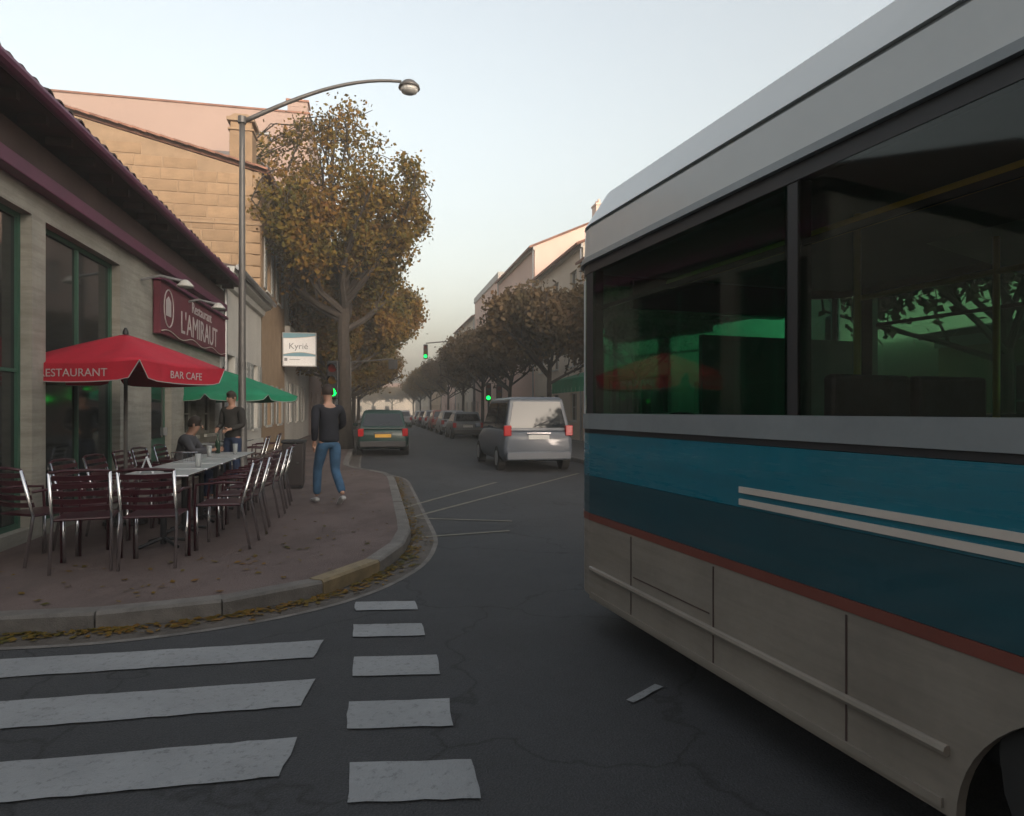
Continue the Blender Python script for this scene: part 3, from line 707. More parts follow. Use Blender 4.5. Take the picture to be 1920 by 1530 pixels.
# ---------------------------------------------------------------- hanging sign
X_, Y_ = S(CL, 26.0)
sg = thing('hanging_sign', 'white projecting sign with blue swooshes fixed to the facade beside the tree', 'sign', W(X_, Y_, 3.25), TA)
SW, SH = 1.30, 1.36
MB().box(.05, .05 + SW, -.09, .09, 0, SH).build('sign_box', M_zinc, sg, bevel=.012)
M_signw = mat('sign_white', (.78, .80, .82), rough=.4, var=.03); M_signb = mat('sign_blue', (.13, .30, .38), rough=.4, var=.04); M_signd = mat('sign_grey_text', (.18, .20, .22), rough=.5, var=.05); M_signo = mat('sign_ochre', (.45, .33, .2), rough=.5, var=.05)
MB().box(.09, .01 + SW, -.098, -.091, .04, SH - .04).build('face', M_signw, sg)
n = 14
def sw(name, fn0, fn1, m, y=-.101):
    q = MB(); k0 = 0
    for i in range(n + 1):
        t = i / n; x = .09 + (SW - .08) * t; q.v += [(x, y, fn0(t)), (x, y, fn1(t)), (x, y + .0035, fn0(t)), (x, y + .0035, fn1(t))]
    for i in range(n): a = i * 4; q.f += [(a, a + 1, a + 5, a + 4), (a + 2, a + 3, a + 7, a + 6), (a, a + 2, a + 6, a + 4), (a + 1, a + 3, a + 7, a + 5)]
    return q.build(name, m, sg)
sw('swoosh', lambda t: 1.13 + .10 * t * t, lambda t: SH - .04, M_signb)
sw('swoosh', lambda t: .41, lambda t: .46 + .10 * math.sin(PI * min(1, t * .9 + .05)) , M_signb)
sw('swoosh_line', lambda t: 1.115 + .10 * t * t, lambda t: 1.128 + .10 * t * t, M_signo)
sw('swoosh_line', lambda t: .462 + .10 * math.sin(PI * min(1, t * .9 + .05)), lambda t: .475 + .10 * math.sin(PI * min(1, t * .9 + .05)), M_signo)
text_part('lettering', 'Kyri\u00e9', .34, M_signd, sg, (.66, -.102, .80), (R(90), 0, 0))
MB().box(.13, .24, -.103, -.1, .22, .34).build('emblem', M_signd, sg)
MB().box(.32, .72, -.102, -.0985, .27, .29).build('text_line', M_signd, sg)
for z_ in (.2, 1.15): MB().tube([(-.02, 0, z_), (.06, 0, z_)], .03, 8).build('bracket', M_metal, sg)

# ---------------------------------------------------------------- street lamp
lampp = thing('street_lamp', 'slender grey street lamp with a curved arm reaching over the road', 'street lamp', LD(-2.42, 12.1, PH), TA)
MB().lathe([(.13, 0), (.13, .35), (.09, .45), (.085, 1.2), (.07, 1.25), (.062, 3.5), (.05, 6.2), (.05, 6.75)], 14).build('pole', M_metal, lampp, smooth=True)
pts = [(0, 0, 6.7)]
for k in range(1, 15):
    t = k / 14; pts.append((2.9 * t, 0, 6.7 + 1.05 * math.sin(t * PI / 2)))
MB().tube(pts, [.045 - .0012 * k for k in range(15)], 8).build('arm', M_metal, lampp, smooth=True)
lh = MB().lathe([(.03, .12), (.12, .10), (.20, .02), (.21, -.03)], 14, (3.05, 0), 7.66).build('lantern', M_metal, lampp, smooth=True)
MB().lathe([(.18, -.03), (.15, -.10), (.06, -.14)], 14, (3.05, 0), 7.66).build('lamp_glass', mat('lamp_glass', (.5, .5, .48), rough=.2, var=.03), lh, smooth=True)
MB().lathe([(.075, 0), (.075, .12)], 12, (0, 0), 6.68).build('collar', M_metal, lampp)

# ---------------------------------------------------------------- traffic signals
M_gl = mat('green_lamp_on', (.0, .35, .12), rough=.3, var=.0, emit=(.0, 1.0, .07), estr=1.4)
M_off = mat('red_lamp_off', (.10, .01, .008), rough=.25, var=.05); M_offa = mat('amber_lamp_off', (.12, .06, .01), rough=.25, var=.05)
M_lite = mat('pale_backing', (.42, .33, .25), rough=.6, var=.08)
def signal(lat, d_, zg, label, arm=None, board=False):
    t = thing('traffic_light', label, 'traffic light', LD(lat, d_, PH if (lat < -.4 or lat > 5.9) else 0), 0, 'traffic lights showing green')
    zz = zg - t.location.z
    if arm is None:
        MB().lathe([(.09, 0), (.09, .25), (.05, .3), (.05, zz + .75)], 12, (0, .14)).build('pole', M_metal, t, smooth=True)
    else:
        MB().lathe([(.13, 0), (.13, .3), (.09, .35), (.07, zz + 1.0)], 12, (arm, .14)).build('pole', M_metal, t, smooth=True)
        MB().tube([(arm, .14, zz + .95), (arm * .5, .14, zz + .98), (0, .14, zz + .85)], .04, 8).build('arm', M_metal, t)
    hd = MB().box(-.14, .14, -.06, .10, zz - .17, zz + .76).build('housing', M_black, t, bevel=.03)
    for k, m_ in enumerate((M_gl, M_offa, M_off)):
        MB().tube([(0, -.075, zz + k * .29), (0, -.055, zz + k * .29)], .10, 16).build('lamp', m_, hd)
        v_ = MB(); k0 = 0
        for j in range(9):
            th = PI * (j / 8) * 1.1 - .05 * PI
            v_.v += [(.115 * math.cos(th), -.06, zz + k * .29 + .115 * math.sin(th)), (.115 * math.cos(th), -.20, zz + k * .29 + .105 * math.sin(th))]
        for j in range(8): a = j * 2; v_.f.append((a, a + 1, a + 3, a + 2))
        o = v_.build('visor', M_black, hd); so = o.modifiers.new('s', 'SOLIDIFY'); so.thickness = .006
    if board: MB().box(-.09, .21, -.068, -.062, zz + .14, zz + .44).build('backing_plate', M_lite, t)
    return t
signal(-1.0 + .02, 16.0, 1.5 + (770 - 735) / 1230 * 16, 'green traffic light on a short pole just behind the walking person')
signal(3.35, 42.0, 1.5 + (770 - 668) / 1230 * 42, 'overhead green traffic light on a mast arm above the far end of the street', arm=3.1)
signal(5.0 + .95, 30.0 + 3.9, 1.5 + (770 - 746) / 1230 * 34, 'green traffic light left of the pair by the silver car, on the right kerb')
signal(5.95, 31.0, 1.5 + (770 - 751) / 1230 * 31, 'green traffic light on the right kerb just above the silver car')
# small dark sign on a bracket beyond the tree
bs = thing('bracket_sign', 'small dark square sign on an overhead bracket at the edge of the big tree', 'sign', LD(-1.05, 30, PH), 0)
MB().lathe([(.09, 0), (.09, .3), (.05, .35), (.05, 3.9)], 10).build('pole', M_metal, bs)
MB().tube([(0, 0, 3.6), (1.95, 0, 3.75)], .03, 8).build('arm', M_metal, bs)
MB().box(1.75, 2.15, -.04, .04, 3.28, 3.72).build('panel', M_black, bs, bevel=.01)

# ---------------------------------------------------------------- litter bin
bn = thing('litter_bin', 'dark square litter bin on the pavement left of the walking person', 'bin', LD(-1.42, 11.75, PH), TA)
MB().prism([(-.17, .05), (.17, .05), (.185, .80), (-.185, .80)], -.17, .17).build('body', mat('bin_brown_black', (.035, .028, .028), rough=.55, var=.2), bn, bevel=.02)
MB().box(-.20, .20, -.19, .19, .80, .86).build('lid', M_black, bn, bevel=.015)
MB().lathe([(.012, 0), (.03, .01)], 8, (0.08, -.178), .45).build('lock', M_zinc, bn)
for sx in (-1, 1): MB().box(sx * .13 - .02, sx * .13 + .02, -.15, .15, 0, .05).build('foot', M_black, bn)

# ---------------------------------------------------------------- parasols
def parasol(name, label, lat, d_, ztop, zedge, rad, fab, nside=8, val=.2, rot=0.0, txt=None, pole=M_metal):
    t = thing(name, label, 'parasol', LD(lat, d_, PH), rot, 'parasols on the cafe terrace')
    zt, ze = ztop - PH, zedge - PH
    MB().lathe([(.24, 0), (.24, .05), (.06, .09), (.05, .30)], 16).build('base', M_black, t, smooth=False)
    MB().tube([(0, 0, .08), (0, 0, zt + .04)], .022, 10).build('pole', pole, t)
    cn = MB(); rings = 7; seg = nside * 5
    for k in range(rings + 1):
        s_ = k / rings
        for j in range(seg):
            th = 2 * PI * j / seg; ph = (th * nside / (2 * PI)) % 1.0; edge = math.cos(PI / nside) / math.cos((ph - .5) * 2 * PI / nside)
            sag = .05 * s_ * (1 - s_ * .3) * math.sin(PI * ph); r_ = max(.01, rad * s_ * edge)
            cn.v.append((r_ * math.cos(th), r_ * math.sin(th), zt - (zt - ze) * (s_ ** 1.12) - sag))
    for k in range(rings):
        for j in range(seg):
            a = k * seg + j; b = k * seg + (j + 1) % seg; cn.f.append((a, b, b + seg, a + seg))
    co = cn.build('canopy', fab, t, smooth=True); so = co.modifiers.new('s', 'SOLIDIFY'); so.thickness = .006
    vmesh = MB(); hem = []
    for q in range(nside):
        a0 = 2 * PI * q / nside; a1 = 2 * PI * (q + 1) / nside
        p0 = Vector((rad * math.cos(a0), rad * math.sin(a0))); p1 = Vector((rad * math.cos(a1), rad * math.sin(a1)))
        N = 12; k0 = len(vmesh.v); hp = []
        for i in range(N + 1):
            s_ = i / N; p = p0.lerp(p1, s_) * (1.004); sag = .05 * .7 * math.sin(PI * s_)
            e_ = min(1, min(s_, 1 - s_) * 7); low = ze - sag - val * math.sqrt(max(0.0, 1 - (1 - e_) ** 2)) 
            vmesh.v += [(p.x, p.y, ze - sag + .004), (p.x * 1.012, p.y * 1.012, low)]; hp.append((p.x * 1.014, p.y * 1.014, low))
        for i in range(N): a = k0 + i * 2; vmesh.f.append((a, a + 1, a + 3, a + 2))
        hem.append(hp)
        if txt:
            mid = (p0 + p1) / 2; an = math.atan2(mid.y, mid.x) + PI / 2
            text_part('lettering', txt[q % len(txt)], val * .62, M_print, co, (mid.x * 1.02, mid.y * 1.02, ze - .05 * .7 - val * .5), (R(90), 0, an), scale=(1.1, 1, 1), ext=.001)
    vo_ = vmesh.build('valance', fab, t); so = vo_.modifiers.new('s', 'SOLIDIFY'); so.thickness = .005
    h_ = MB()
    for hp in hem: h_.tube(hp, .006, 5)
    h_.build('hem', M_seam, vo_)
    for q in range(nside):
        a0 = 2 * PI * q / nside; MB().tube([(0.02 * math.cos(a0), .02 * math.sin(a0), zt - .05), (rad * .97 * math.cos(a0), rad * .97 * math.sin(a0), ze - .02)], .009, 5).build('rib', pole, t)
    MB().lathe([(.035, 0), (.03, .04), (.012, .08)], 10, (0, 0), zt).build('finial', M_black, t)
    return t
parasol('parasol', 'red parasol with pale printing on its valance over the cafe tables', -3.02, 8.0, 2.43, 2.05, 1.12, M_red, 4, .2, R(45) + R(-8), txt=['RESTAURANT', 'BAR CAFE'])
parasol('parasol', 'green parasol farther along the terrace', -3.2, 14.0, 2.36, 1.82, 1.5, M_green, 8, .10, .2)

# ---------------------------------------------------------------- terrace furniture
def make_chair():
    t = thing('terrace_chair', 'x', 'chair')
    MB().box(-.22, .22, -.21, .21, .43, .455).build('seat', M_wine, t, bevel=.012)
    slat = MB()
    for i in range(7):
        s_ = -1 + 2 * i / 6; slat.v += [(s_ * .215, -.03 * (1 - s_ * s_), 0), (s_ * .215, -.03 * (1 - s_ * s_), .042), (s_ * .215, -.03 * (1 - s_ * s_) + .014, .042), (s_ * .215, -.03 * (1 - s_ * s_) + .014, 0)]
    for i in range(6):
        for j in range(4): a = i * 4 + j; b = i * 4 + (j + 1) % 4; slat.f.append((a, b, b + 4, a + 4))
    slat.f += [(0, 1, 2, 3), (27, 26, 25, 24)]
    sm = slat.mesh('slat'); sm.materials.append(M_wine)
    for k in range(5): o = put('slat', sm, t); o.location = (0, -.215 - k * .022, .52 + k * .068); o.rotation_euler = (R(14), 0, 0)
    for sx in (-1, 1):
        x = sx * .235
        MB().tube([(x, .21, 0), (x, .215, .45), (x, .20, .65), (x, -.05, .67), (x, -.24, .66)], .013, 8).build('armrest', M_wine, t, smooth=True)
        MB().tube([(x * .9, .20, 0.0), (x * .92, .20, .43)], .015, 8).build('leg', M_chrome, t, smooth=True)
        MB().tube([(x * .95, -.30, 0.0), (x * .93, -.22, .44), (x * .93, -.33, .86)], .014, 8).build('leg', M_chrome, t, smooth=True)
    MB().tube([(-.22, -.33, .86), (-.1, -.36, .875), (.1, -.36, .875), (.22, -.33, .86)], .014, 8).build('top_rail', M_wine, t, smooth=True)
    return t
def make_table():
    t = thing('terrace_table', 'x', 'table')
    MB().box(-.32, .32, -.34, .34, .725, .75).build('tabletop', M_table, t, bevel=.008)
    MB().tube([(-.32, -.34, .737), (.32, -.34, .737), (.32, .34, .737), (-.32, .34, .737), (-.32, -.33, .737)], .008, 6).build('edge_band', M_chrome, t)
    MB().tube([(0, 0, .02), (0, 0, .72)], .03, 10).build('column', M_black, t)
    for a in range(4): MB().tube([(0, 0, .08), (.26 * math.cos(a * PI / 2 + PI / 4), .26 * math.sin(a * PI / 2 + PI / 4), .015)], .018, 6).build('foot', M_black, t)
    return t
c0, t0 = make_chair(), make_table(); uc = ut = False
def place(proto, lat, d_, rz, label, group, first):
    o = proto if first else copy_tree(proto); o.location = LD(lat, d_, PH); o.rotation_euler = (0, 0, rz); o['label'] = label; o['group'] = group; return o
ords = ['nearest', 'second', 'third', 'fourth', 'farthest']
tabs = [6.72, 7.46, 8.20, 8.94, 9.68]
for i, dd in enumerate(tabs): place(t0, -2.15, dd, TA, f'{ords[i]} white topped table in the long terrace row', 'tables in the long terrace row', i == 0)
first = True
for i, dd in enumerate(tabs):
    place(c0, -1.52 + random.uniform(-.03, .03), dd, TA + R(90) + random.uniform(-.12, .12), f'wine red slatted chair on the street side of the {ords[i]} row table', 'wine red terrace chairs', first); first = False
    place(c0, -2.82 + random.uniform(-.03, .03), dd, TA - R(90) + random.uniform(-.12, .12), f'wine red slatted chair on the wall side of the {ords[i]} row table', 'wine red terrace chairs', False)
place(c0, -1.98, 5.98, TA + .05, 'wine red slatted chair at the near head of the table row, back to the road', 'wine red terrace chairs', False)
place(c0, -2.55, 5.85, TA + .2, 'wine red slatted chair beside the near head chair, closest to the wall', 'wine red terrace chairs', False)
place(c0, -3.1, 6.1, TA - R(30), 'wine red slatted chair turned sideways against the dark cafe window', 'wine red terrace chairs', False)
for i, (la, dd) in enumerate(((-3.0, 12.6), (-3.0, 14.2))):
    place(t0, la, dd, TA, ['white topped table between the two parasols', 'white topped table under the green parasol'][i], 'tables near the green parasol', False)
    for k, (dx, rz) in enumerate(((.6, 90), (-.5, -90))):
        place(c0, la + dx, dd + .2, TA + R(rz), f"wine red chair on the {['street', 'wall'][k]} side of the table {['between the parasols', 'under the green parasol'][i]}", 'wine red terrace chairs', False)
# tabletop items
wb = thing('wire_basket', 'wire cutlery basket standing on the third row table', 'basket', LD(-2.32, 8.05, PH + .751), .3)
for r_, z_ in ((.10, .005), (.115, .12)): MB().tube([(r_ * 1.3 * math.cos(k * PI / 8), r_ * math.sin(k * PI / 8), z_) for k in range(17)], .003, 5).build('ring', M_chrome, wb)
for k in range(16): MB().tube([(.13 * math.cos(k * PI / 8), .10 * math.sin(k * PI / 8), .005), (.1495 * math.cos(k * PI / 8), .115 * math.sin(k * PI / 8), .12)], .002, 4).build('wire', M_chrome, wb)
M_glassw = mat('drinking_glass', (.35, .37, .37), rough=.1, var=.05)
for i, (la, dd, lb) in enumerate(((-2.0, 9.5, 'tall clear glass on the farthest row table'), (-2.25, 9.0, 'clear glass on the fourth row table'), (-1.95, 7.3, 'clear glass near the street edge of the second row table'))):
    o = MB().lathe([(.025, 0), (.028, .02), (.035, .15), (.033, .15), (.024, .015)], 12).build('drinking_glass', M_glassw, smooth=True); o.location = LD(la, dd, PH + .751); tag(o, lb, 'glass', 'glasses on the terrace tables')
M_bottle = mat('bottle_glass', (.02, .05, .03), rough=.1, var=.05)
o = MB().lathe([(.035, 0), (.036, .16), (.014, .22), (.013, .28)], 12).build('bottle', M_bottle, smooth=True); o.location = LD(-2.3, 9.7, PH + .751); tag(o, 'dark green bottle on the farthest row table', 'bottle')
ash = MB().lathe([(.05, 0), (.055, .03), (.045, .03), (.04, .01)], 14).build('ashtray', M_black, smooth=False); ash.location = LD(-2.1, 6.75, PH + .751); tag(ash, 'small black ashtray on the nearest row table', 'ashtray')
menu = thing('menu_card', 'folded white menu card on the nearest row table', 'menu', LD(-2.28, 6.6, PH + .751), .4)
MB().prism([(-.06, 0), (0, .17), (.06, 0), (.055, 0), (0, .16), (-.055, 0)], -.07, .07).build('card', M_signw, menu)

# ---------------------------------------------------------------- people
def skin(name, pts, edges, m, parent, root=0, sub=2):
    me = bpy.data.meshes.new(name); me.from_pydata([p[:3] for p in pts], edges, [])
    me.materials.append(m); o = put(name, me, parent)
    sk = o.modifiers.new('skin', 'SKIN'); sk.use_smooth_shade = True
    for i, p in enumerate(pts):
        sv = me.skin_vertices[0].data[i]; r = p[3]; sv.radius = r if isinstance(r, tuple) else (r, r); sv.use_root = (i == root)
    ss = o.modifiers.new('sub', 'SUBSURF'); ss.levels = 1; ss.render_levels = sub
    return o
def lerp(a, b, t): return tuple(a[i] + (b[i] - a[i]) * t for i in range(3))
def person(label, loc, rot, J, jm, tm, shoe=M_shoe, hair=M_hair, group=None):
    t = thing('person', label, 'person', loc, rot, group)
    P = J
    # body: one continuous skin surface (mostly hidden by the clothes)
    names = ['pelvis', 'belly', 'chest', 'neck', 'head0', 'head1']
    pts = [(*P['pelvis'], (.12, .10)), (*P['belly'], (.11, .085)), (*P['chest'], (.13, .09)), (*P['neck'], .05), (*P['head0'], (.065, .075)), (*P['head1'], (.078, .092)), (*P['head2'], (.05, .06))]
    ed = [(0, 1), (1, 2), (2, 3), (3, 4), (4, 5), (5, 6)]
    def chain(start, lst):
        k = start
        for (p, r) in lst: pts.append((*p, r)); ed.append((k, len(pts) - 1)); k = len(pts) - 1
        return k
    for s in 'LR':
        w_ = chain(2, [(P['sh' + s], .055), (P['el' + s], .038), (P['wr' + s], .026)])
        hand = Vector(P['wr' + s]); dirv = (hand - Vector(P['el' + s])).normalized(); side = dirv.cross(Vector((1, 0, 0))).normalized()
        palm = chain(w_, [(tuple(hand + dirv * .045), (.034, .017)), (tuple(hand + dirv * .085), (.036, .015))])
        for q, (of, ln) in enumerate(((-.027, .060), (-.009, .072), (.009, .068), (.027, .052))):
            b_ = hand + dirv * .09 + side * of
            chain(palm, [(tuple(b_ + dirv * .01), .009), (tuple(b_ + dirv * ln * .6 + Vector((0, 0, -.004))), .0085), (tuple(b_ + dirv * ln + Vector((0, -.012, -.004))), .007)])
        chain(palm - 1, [(tuple(hand + dirv * .05 + side * -.04), .011), (tuple(hand + dirv * .085 + side * -.058), .009)])
        chain(0, [(P['hip' + s], .075), (P['kn' + s], .052), (P['an' + s], .036)])
    skin('body', pts, ed, M_skin, t)
    # face features
    h = Vector(P['head1']); f = Vector(P['face']).normalized(); sd = f.cross(Vector((0, 0, 1))).normalized()
    nb = h + f * .098 + Vector((0, 0, -.015))
    MB().tube([nb + Vector((0, 0, .03)) - f * .006, nb + f * .012 - Vector((0, 0, .006)), nb - f * .01 - Vector((0, 0, .018))], [.006, .013, .008], 8).build('nose', M_skin, t, smooth=True)
    for s in (-1, 1):
        e_ = h + f * .088 + sd * s * .032 + Vector((0, 0, .012)); MB().lathe([(.001, -.009), (.009, -.004), (.009, .004), (.001, .009)], 8, (e_.x, e_.y), e_.z).build('eye', M_black, t, smooth=True)
        e_ = h + sd * s * .083; MB().cbox(e_ - Vector((0, 0, .008)), (.016, .03, .055)).build('ear', M_skin, t, bevel=.007)
    mo = h + f * .092 - Vector((0, 0, .052)); MB().tube([mo - sd * .022, mo + f * .004, mo + sd * .022], .005, 6).build('mouth', mat('lips', (.30, .12, .10), rough=.5), t)
    # hair cap
    hb = MB(); seg = 14; rings = 7
    for k in range(rings + 1):
        ph = PI * .60 * k / rings
        for j in range(seg):
            th = 2 * PI * j / seg; v_ = Vector((math.cos(th) * math.sin(ph), math.sin(th) * math.sin(ph), math.cos(ph)))
            fr = v_.dot(f); 
            rr = .105 if not (fr > .35 and v_.z < .45) else .075
            hb.v.append(tuple(h + Vector((v_.x * rr * .92, v_.y * rr * 1.02, v_.z * rr * 1.18 + .012))))
    for k in range(rings):
        for j in range(seg): a = k * seg + j; b = k * seg + (j + 1) % seg; hb.f.append((a, b, b + seg, a + seg))
    hb.build('hair', hair, t, smooth=True, sub=1)
    # jacket
    low = tuple(P['pelvis'][i] - (P['belly'][i] - P['pelvis'][i]) * .35 for i in range(3))
    pts = [(*P['belly'], (.155, .125)), (*lerp(P['belly'], P['chest'], .6), (.165, .13)), (*lerp(P['chest'], P['neck'], .05), (.125, .115)), (*lerp(P['chest'], P['neck'], .80), (.07, .07)), (*low, (.178, .145))]
    ed = [(4, 0), (0, 1), (1, 2), (2, 3)]
    for s in 'LR':
        k = 2
        for (p, r) in ((P['sh' + s], .075), (lerp(P['sh' + s], P['el' + s], .5), .062), (P['el' + s], .056), (lerp(P['el' + s], P['wr' + s], .55), .05), (lerp(P['el' + s], P['wr' + s], .95), .042)):
            pts.append((*p, r)); ed.append((k, len(pts) - 1)); k = len(pts) - 1
    skin('jacket', pts, ed, jm, t)
    for s in 'LR':
        hp, kn, an = P['hip' + s], P['kn' + s], P['an' + s]
    pts = [(*lerp(P['pelvis'], P['belly'], .25), (.155, .12)), (*P['pelvis'], (.16, .13))]; ed = [(0, 1)]
    for s in 'LR':
        k = 1
        for (p, r) in ((P['hip' + s], .098), (lerp(P['hip' + s], P['kn' + s], .5), .088), (P['kn' + s], .07), (lerp(P['kn' + s], P['an' + s], .45), .068), (lerp(P['kn' + s], P['an' + s], .95), .06)):
            pts.append((*p, r)); ed.append((k, len(pts) - 1)); k = len(pts) - 1
    skin('trousers', pts, ed, tm, t)
    for s in 'LR':
        a = Vector(P['an' + s]); to = Vector(P['toe' + s])
        dv = (to - a); dv.z = 0; dv = dv.normalized() if dv.length > .01 else Vector((0, 1, 0))
        base = Vector((a.x, a.y, a.z - .045)); 
        skin('shoe', [(*(base - dv * .05), (.042, .035)), (*(base + dv * .04 - Vector((0, 0, .005))), (.045, .035)), (*(Vector((base.x, base.y, to.z)) + dv * .13), (.046, .026)), (*(Vector((base.x, base.y, to.z)) + dv * .19), (.036, .02))], [(0, 1), (1, 2), (2, 3)], shoe, t)
    return t
# walking person, seen from behind, one arm forward; local +y = walking direction
walk = dict(pelvis=(0, 0, .95), belly=(0, .01, 1.12), chest=(0, .03, 1.36), neck=(0, .04, 1.50), head0=(0, .055, 1.56), head1=(0, .065, 1.64), head2=(0, .06, 1.72), face=(0, 1, -.05),
    shL=(-.19, .03, 1.42), elL=(-.25, -.10, 1.16), wrL=(-.23, -.02, .93), shR=(.19, .03, 1.42), elR=(.26, .10, 1.18), wrR=(.20, .32, 1.08),
    hipL=(-.09, 0, .90), knL=(-.10, .20, .52), anL=(-.09, .26, .10), toeL=(-.09, .45, .04), hipR=(.09, 0, .90), knR=(.10, .02, .50), anR=(.09, -.30, .17), toeR=(.09, -.14, .03))
person('person in dark jacket and blue jeans walking on the kerb corner with pale trainers', LD(-.65, 9.65, PH), TA + R(25), walk, M_jacket, M_jeans)
stand = dict(pelvis=(0, 0, .93), belly=(0, 0, 1.10), chest=(0, .02, 1.34), neck=(0, .02, 1.48), head0=(0, .03, 1.54), head1=(0, .04, 1.61), head2=(0, .03, 1.69), face=(0, 1, -.1),
    shL=(-.19, .0, 1.40), elL=(-.24, .02, 1.12), wrL=(-.14, .22, 1.05), shR=(.19, .0, 1.40), elR=(.24, .02, 1.12), wrR=(.14, .22, 1.05),
    hipL=(-.09, 0, .88), knL=(-.10, .03, .48), anL=(-.11, 0, .10), toeL=(-.11, .15, .04), hipR=(.09, 0, .88), knR=(.10, .02, .48), anR=(.11, -.02, .10), toeR=(.11, .13, .04))
person('person in charcoal jacket and navy jeans standing by the tables below the green parasol', LD(-2.55, 11.9, PH), TA + R(150), stand, M_jacket2, M_jeans2)
sit = dict(pelvis=(0, -.05, .53), belly=(0, -.02, .68), chest=(0, .06, .92), neck=(0, .10, 1.04), head0=(0, .13, 1.09), head1=(0, .16, 1.17), head2=(0, .155, 1.25), face=(0, 1, -.25),
    shL=(-.18, .06, .97), elL=(-.24, .20, .78), wrL=(-.12, .42, .80), shR=(.18, .06, .97), elR=(.24, .20, .78), wrR=(.12, .42, .80),
    hipL=(-.10, -.02, .50), knL=(-.13, .38, .50), anL=(-.13, .36, .09), toeL=(-.13, .52, .04), hipR=(.10, -.02, .50), knR=(.13, .38, .50), anR=(.13, .32, .09), toeR=(.13, .48, .04))
person('person in grey jumper sitting at the farthest table of the row', LD(-2.80, 9.68, PH), TA - R(90), sit, M_greytop, M_jeans2)

# fallen leaves drifted along the gutter and over the pavement edge
lv = MB()
for _ in range(1500):
    i = random.randrange(4, len(ks) - 30); p = ks[i].lerp(ks[i + 1], random.random()); t = (ks[i + 1] - ks[i]).normalized(); nn = Vector((-t.y, t.x))
    far_ = random.random() < .12; off = -abs(random.gauss(.05, .07)) if not far_ else random.uniform(.2, 1.6)
    q = p + nn * off; z = .012 if not far_ else PH + .004
    a = random.uniform(0, 6.28); s_ = random.uniform(.018, .04); u_ = Vector((math.cos(a), math.sin(a))) * s_; w_ = Vector((-u_.y, u_.x)) * .6
    lv.add([(q.x - u_.x, q.y - u_.y, z), (q.x + w_.x, q.y + w_.y, z + random.uniform(0, .012)), (q.x + u_.x, q.y + u_.y, z + random.uniform(0, .01)), (q.x - w_.x, q.y - w_.y, z + .003)], [(0, 1, 2, 3)])
tag(lv.build('fallen_leaves', M_leaf_a, kind='stuff'), 'brown fallen leaves lying along the gutter and pavement edge', 'leaves')
# ---------------------------------------------------------------- bus
BA = math.atan(0.3496); cb, sb_ = math.cos(BA), math.sin(BA)
FR = 4.85                        # world depth of the front end on the visible side
def bus_w(s, o):                 # s metres back from the front end, o metres away from the visible side
    p = Vector((2.1 - .3496 * FR, FR)); f = Vector((-sb_, cb)); n = Vector((cb, sb_)); q = p - f * s + n * o; return q
q = bus_w(0, 0)
bus = thing('city_bus', 'blue and beige city bus filling the right side of the junction', 'bus', (q.x, q.y, 0), BA)
# local: +y forward (front at y=0, body towards -y), +x away from the visible side
BL, BW = 11.6, 2.5
CP = .16
def outline(off):                # plan outline of the body with rounded ends
    r = .38; pts = []
    for (cx, cy_, a0) in ((r, -r, PI), (BW - r, -r, PI / 2), (BW - r, -BL + r, 0), (r, -BL + r, -PI / 2)):
        for k in range(7):
            a = a0 - (PI / 2) * k / 6
            pts.append((cx + (r + off) * math.cos(a), cy_ + (r + off) * math.sin(a)))
    return pts
def ring(name, z0, z1, m, off0=0.0, off1=0.0, thick=.05, bev=0, skip=None, parent=None):
    a = outline(off0); b = outline(off1); ai = outline(off0 - thick); bi = outline(off1 - thick); n = len(a); mb = MB()
    for (P_, zz) in ((a, z0), (b, z1), (bi, z1), (ai, z0)): mb.v += [(x, y, zz) for x, y in P_]
    for i in range(n):
        j = (i + 1) % n
        for k in range(4): k2 = (k + 1) % 4; mb.f.append((k * n + i, k * n + j, k2 * n + j, k2 * n + i))
    return mb.build(name, m, parent or bus, smooth=False)
# wheel arches: the skirt is built as side pieces with arches
wheels_s = (3.55, 9.0)           # distance of axles from the front end
def skirt(side_x, name):
    mb = MB(); t = .04; zt = .752
    ys = [-.38]
    for s_ in wheels_s:
        N = 28; ys += [-(s_ - .58 * math.cos(PI * k / N)) for k in range(N + 1)]
    ys += [-BL + .38]
    def zb(y):
        z_ = .22
        for s_ in wheels_s:
            dd = abs(-y - s_)
            if dd < .58 + 1e-6: z_ = max(z_, .22 + .51 * math.sqrt(max(0, 1 - (dd / .58) ** 2)))
        return z_
    sx = 1 if side_x == 0 else -1
    for i, y in enumerate(ys): mb.v += [(side_x, y, zb(y)), (side_x, y, zt), (side_x + sx * t, y, zt), (side_x + sx * t, y, zb(y))]
    for i in range(len(ys) - 1):
        for k in range(4): k2 = (k + 1) % 4; mb.f.append((i * 4 + k, i * 4 + k2, (i + 1) * 4 + k2, (i + 1) * 4 + k))
    mb.f += [(0, 1, 2, 3), tuple(len(mb.v) - 4 + k for k in (3, 2, 1, 0))]
    return mb.build(name, M_beige, bus)
skirt(0, 'skirt_panel'); skirt(BW, 'skirt_panel')
def end_piece(y_front, name, z0, z1, m, off=0.0):
    o = outline(off); idx = range(0, 14) if y_front else range(14, 28); P_ = [o[i] for i in idx]; oi = outline(off - .04); Q = [oi[i] for i in idx]; n = len(P_); mb = MB()
    for (L_, zz) in ((P_, z0), (P_, z1), (Q, z1), (Q, z0)): mb.v += [(x, y, zz) for x, y in L_]
    for i in range(n - 1):
        for k in range(4): k2 = (k + 1) % 4; mb.f.append((k * n + i, k * n + i + 1, k2 * n + i + 1, k2 * n + i))
    return mb.build(name, m, bus, smooth=False)
end_piece(True, 'bumper', .24, .752, M_beige); end_piece(False, 'bumper', .24, .752, M_beige)
ring('brown_red_line', .754, .80, M_redstripe, .004, .004)
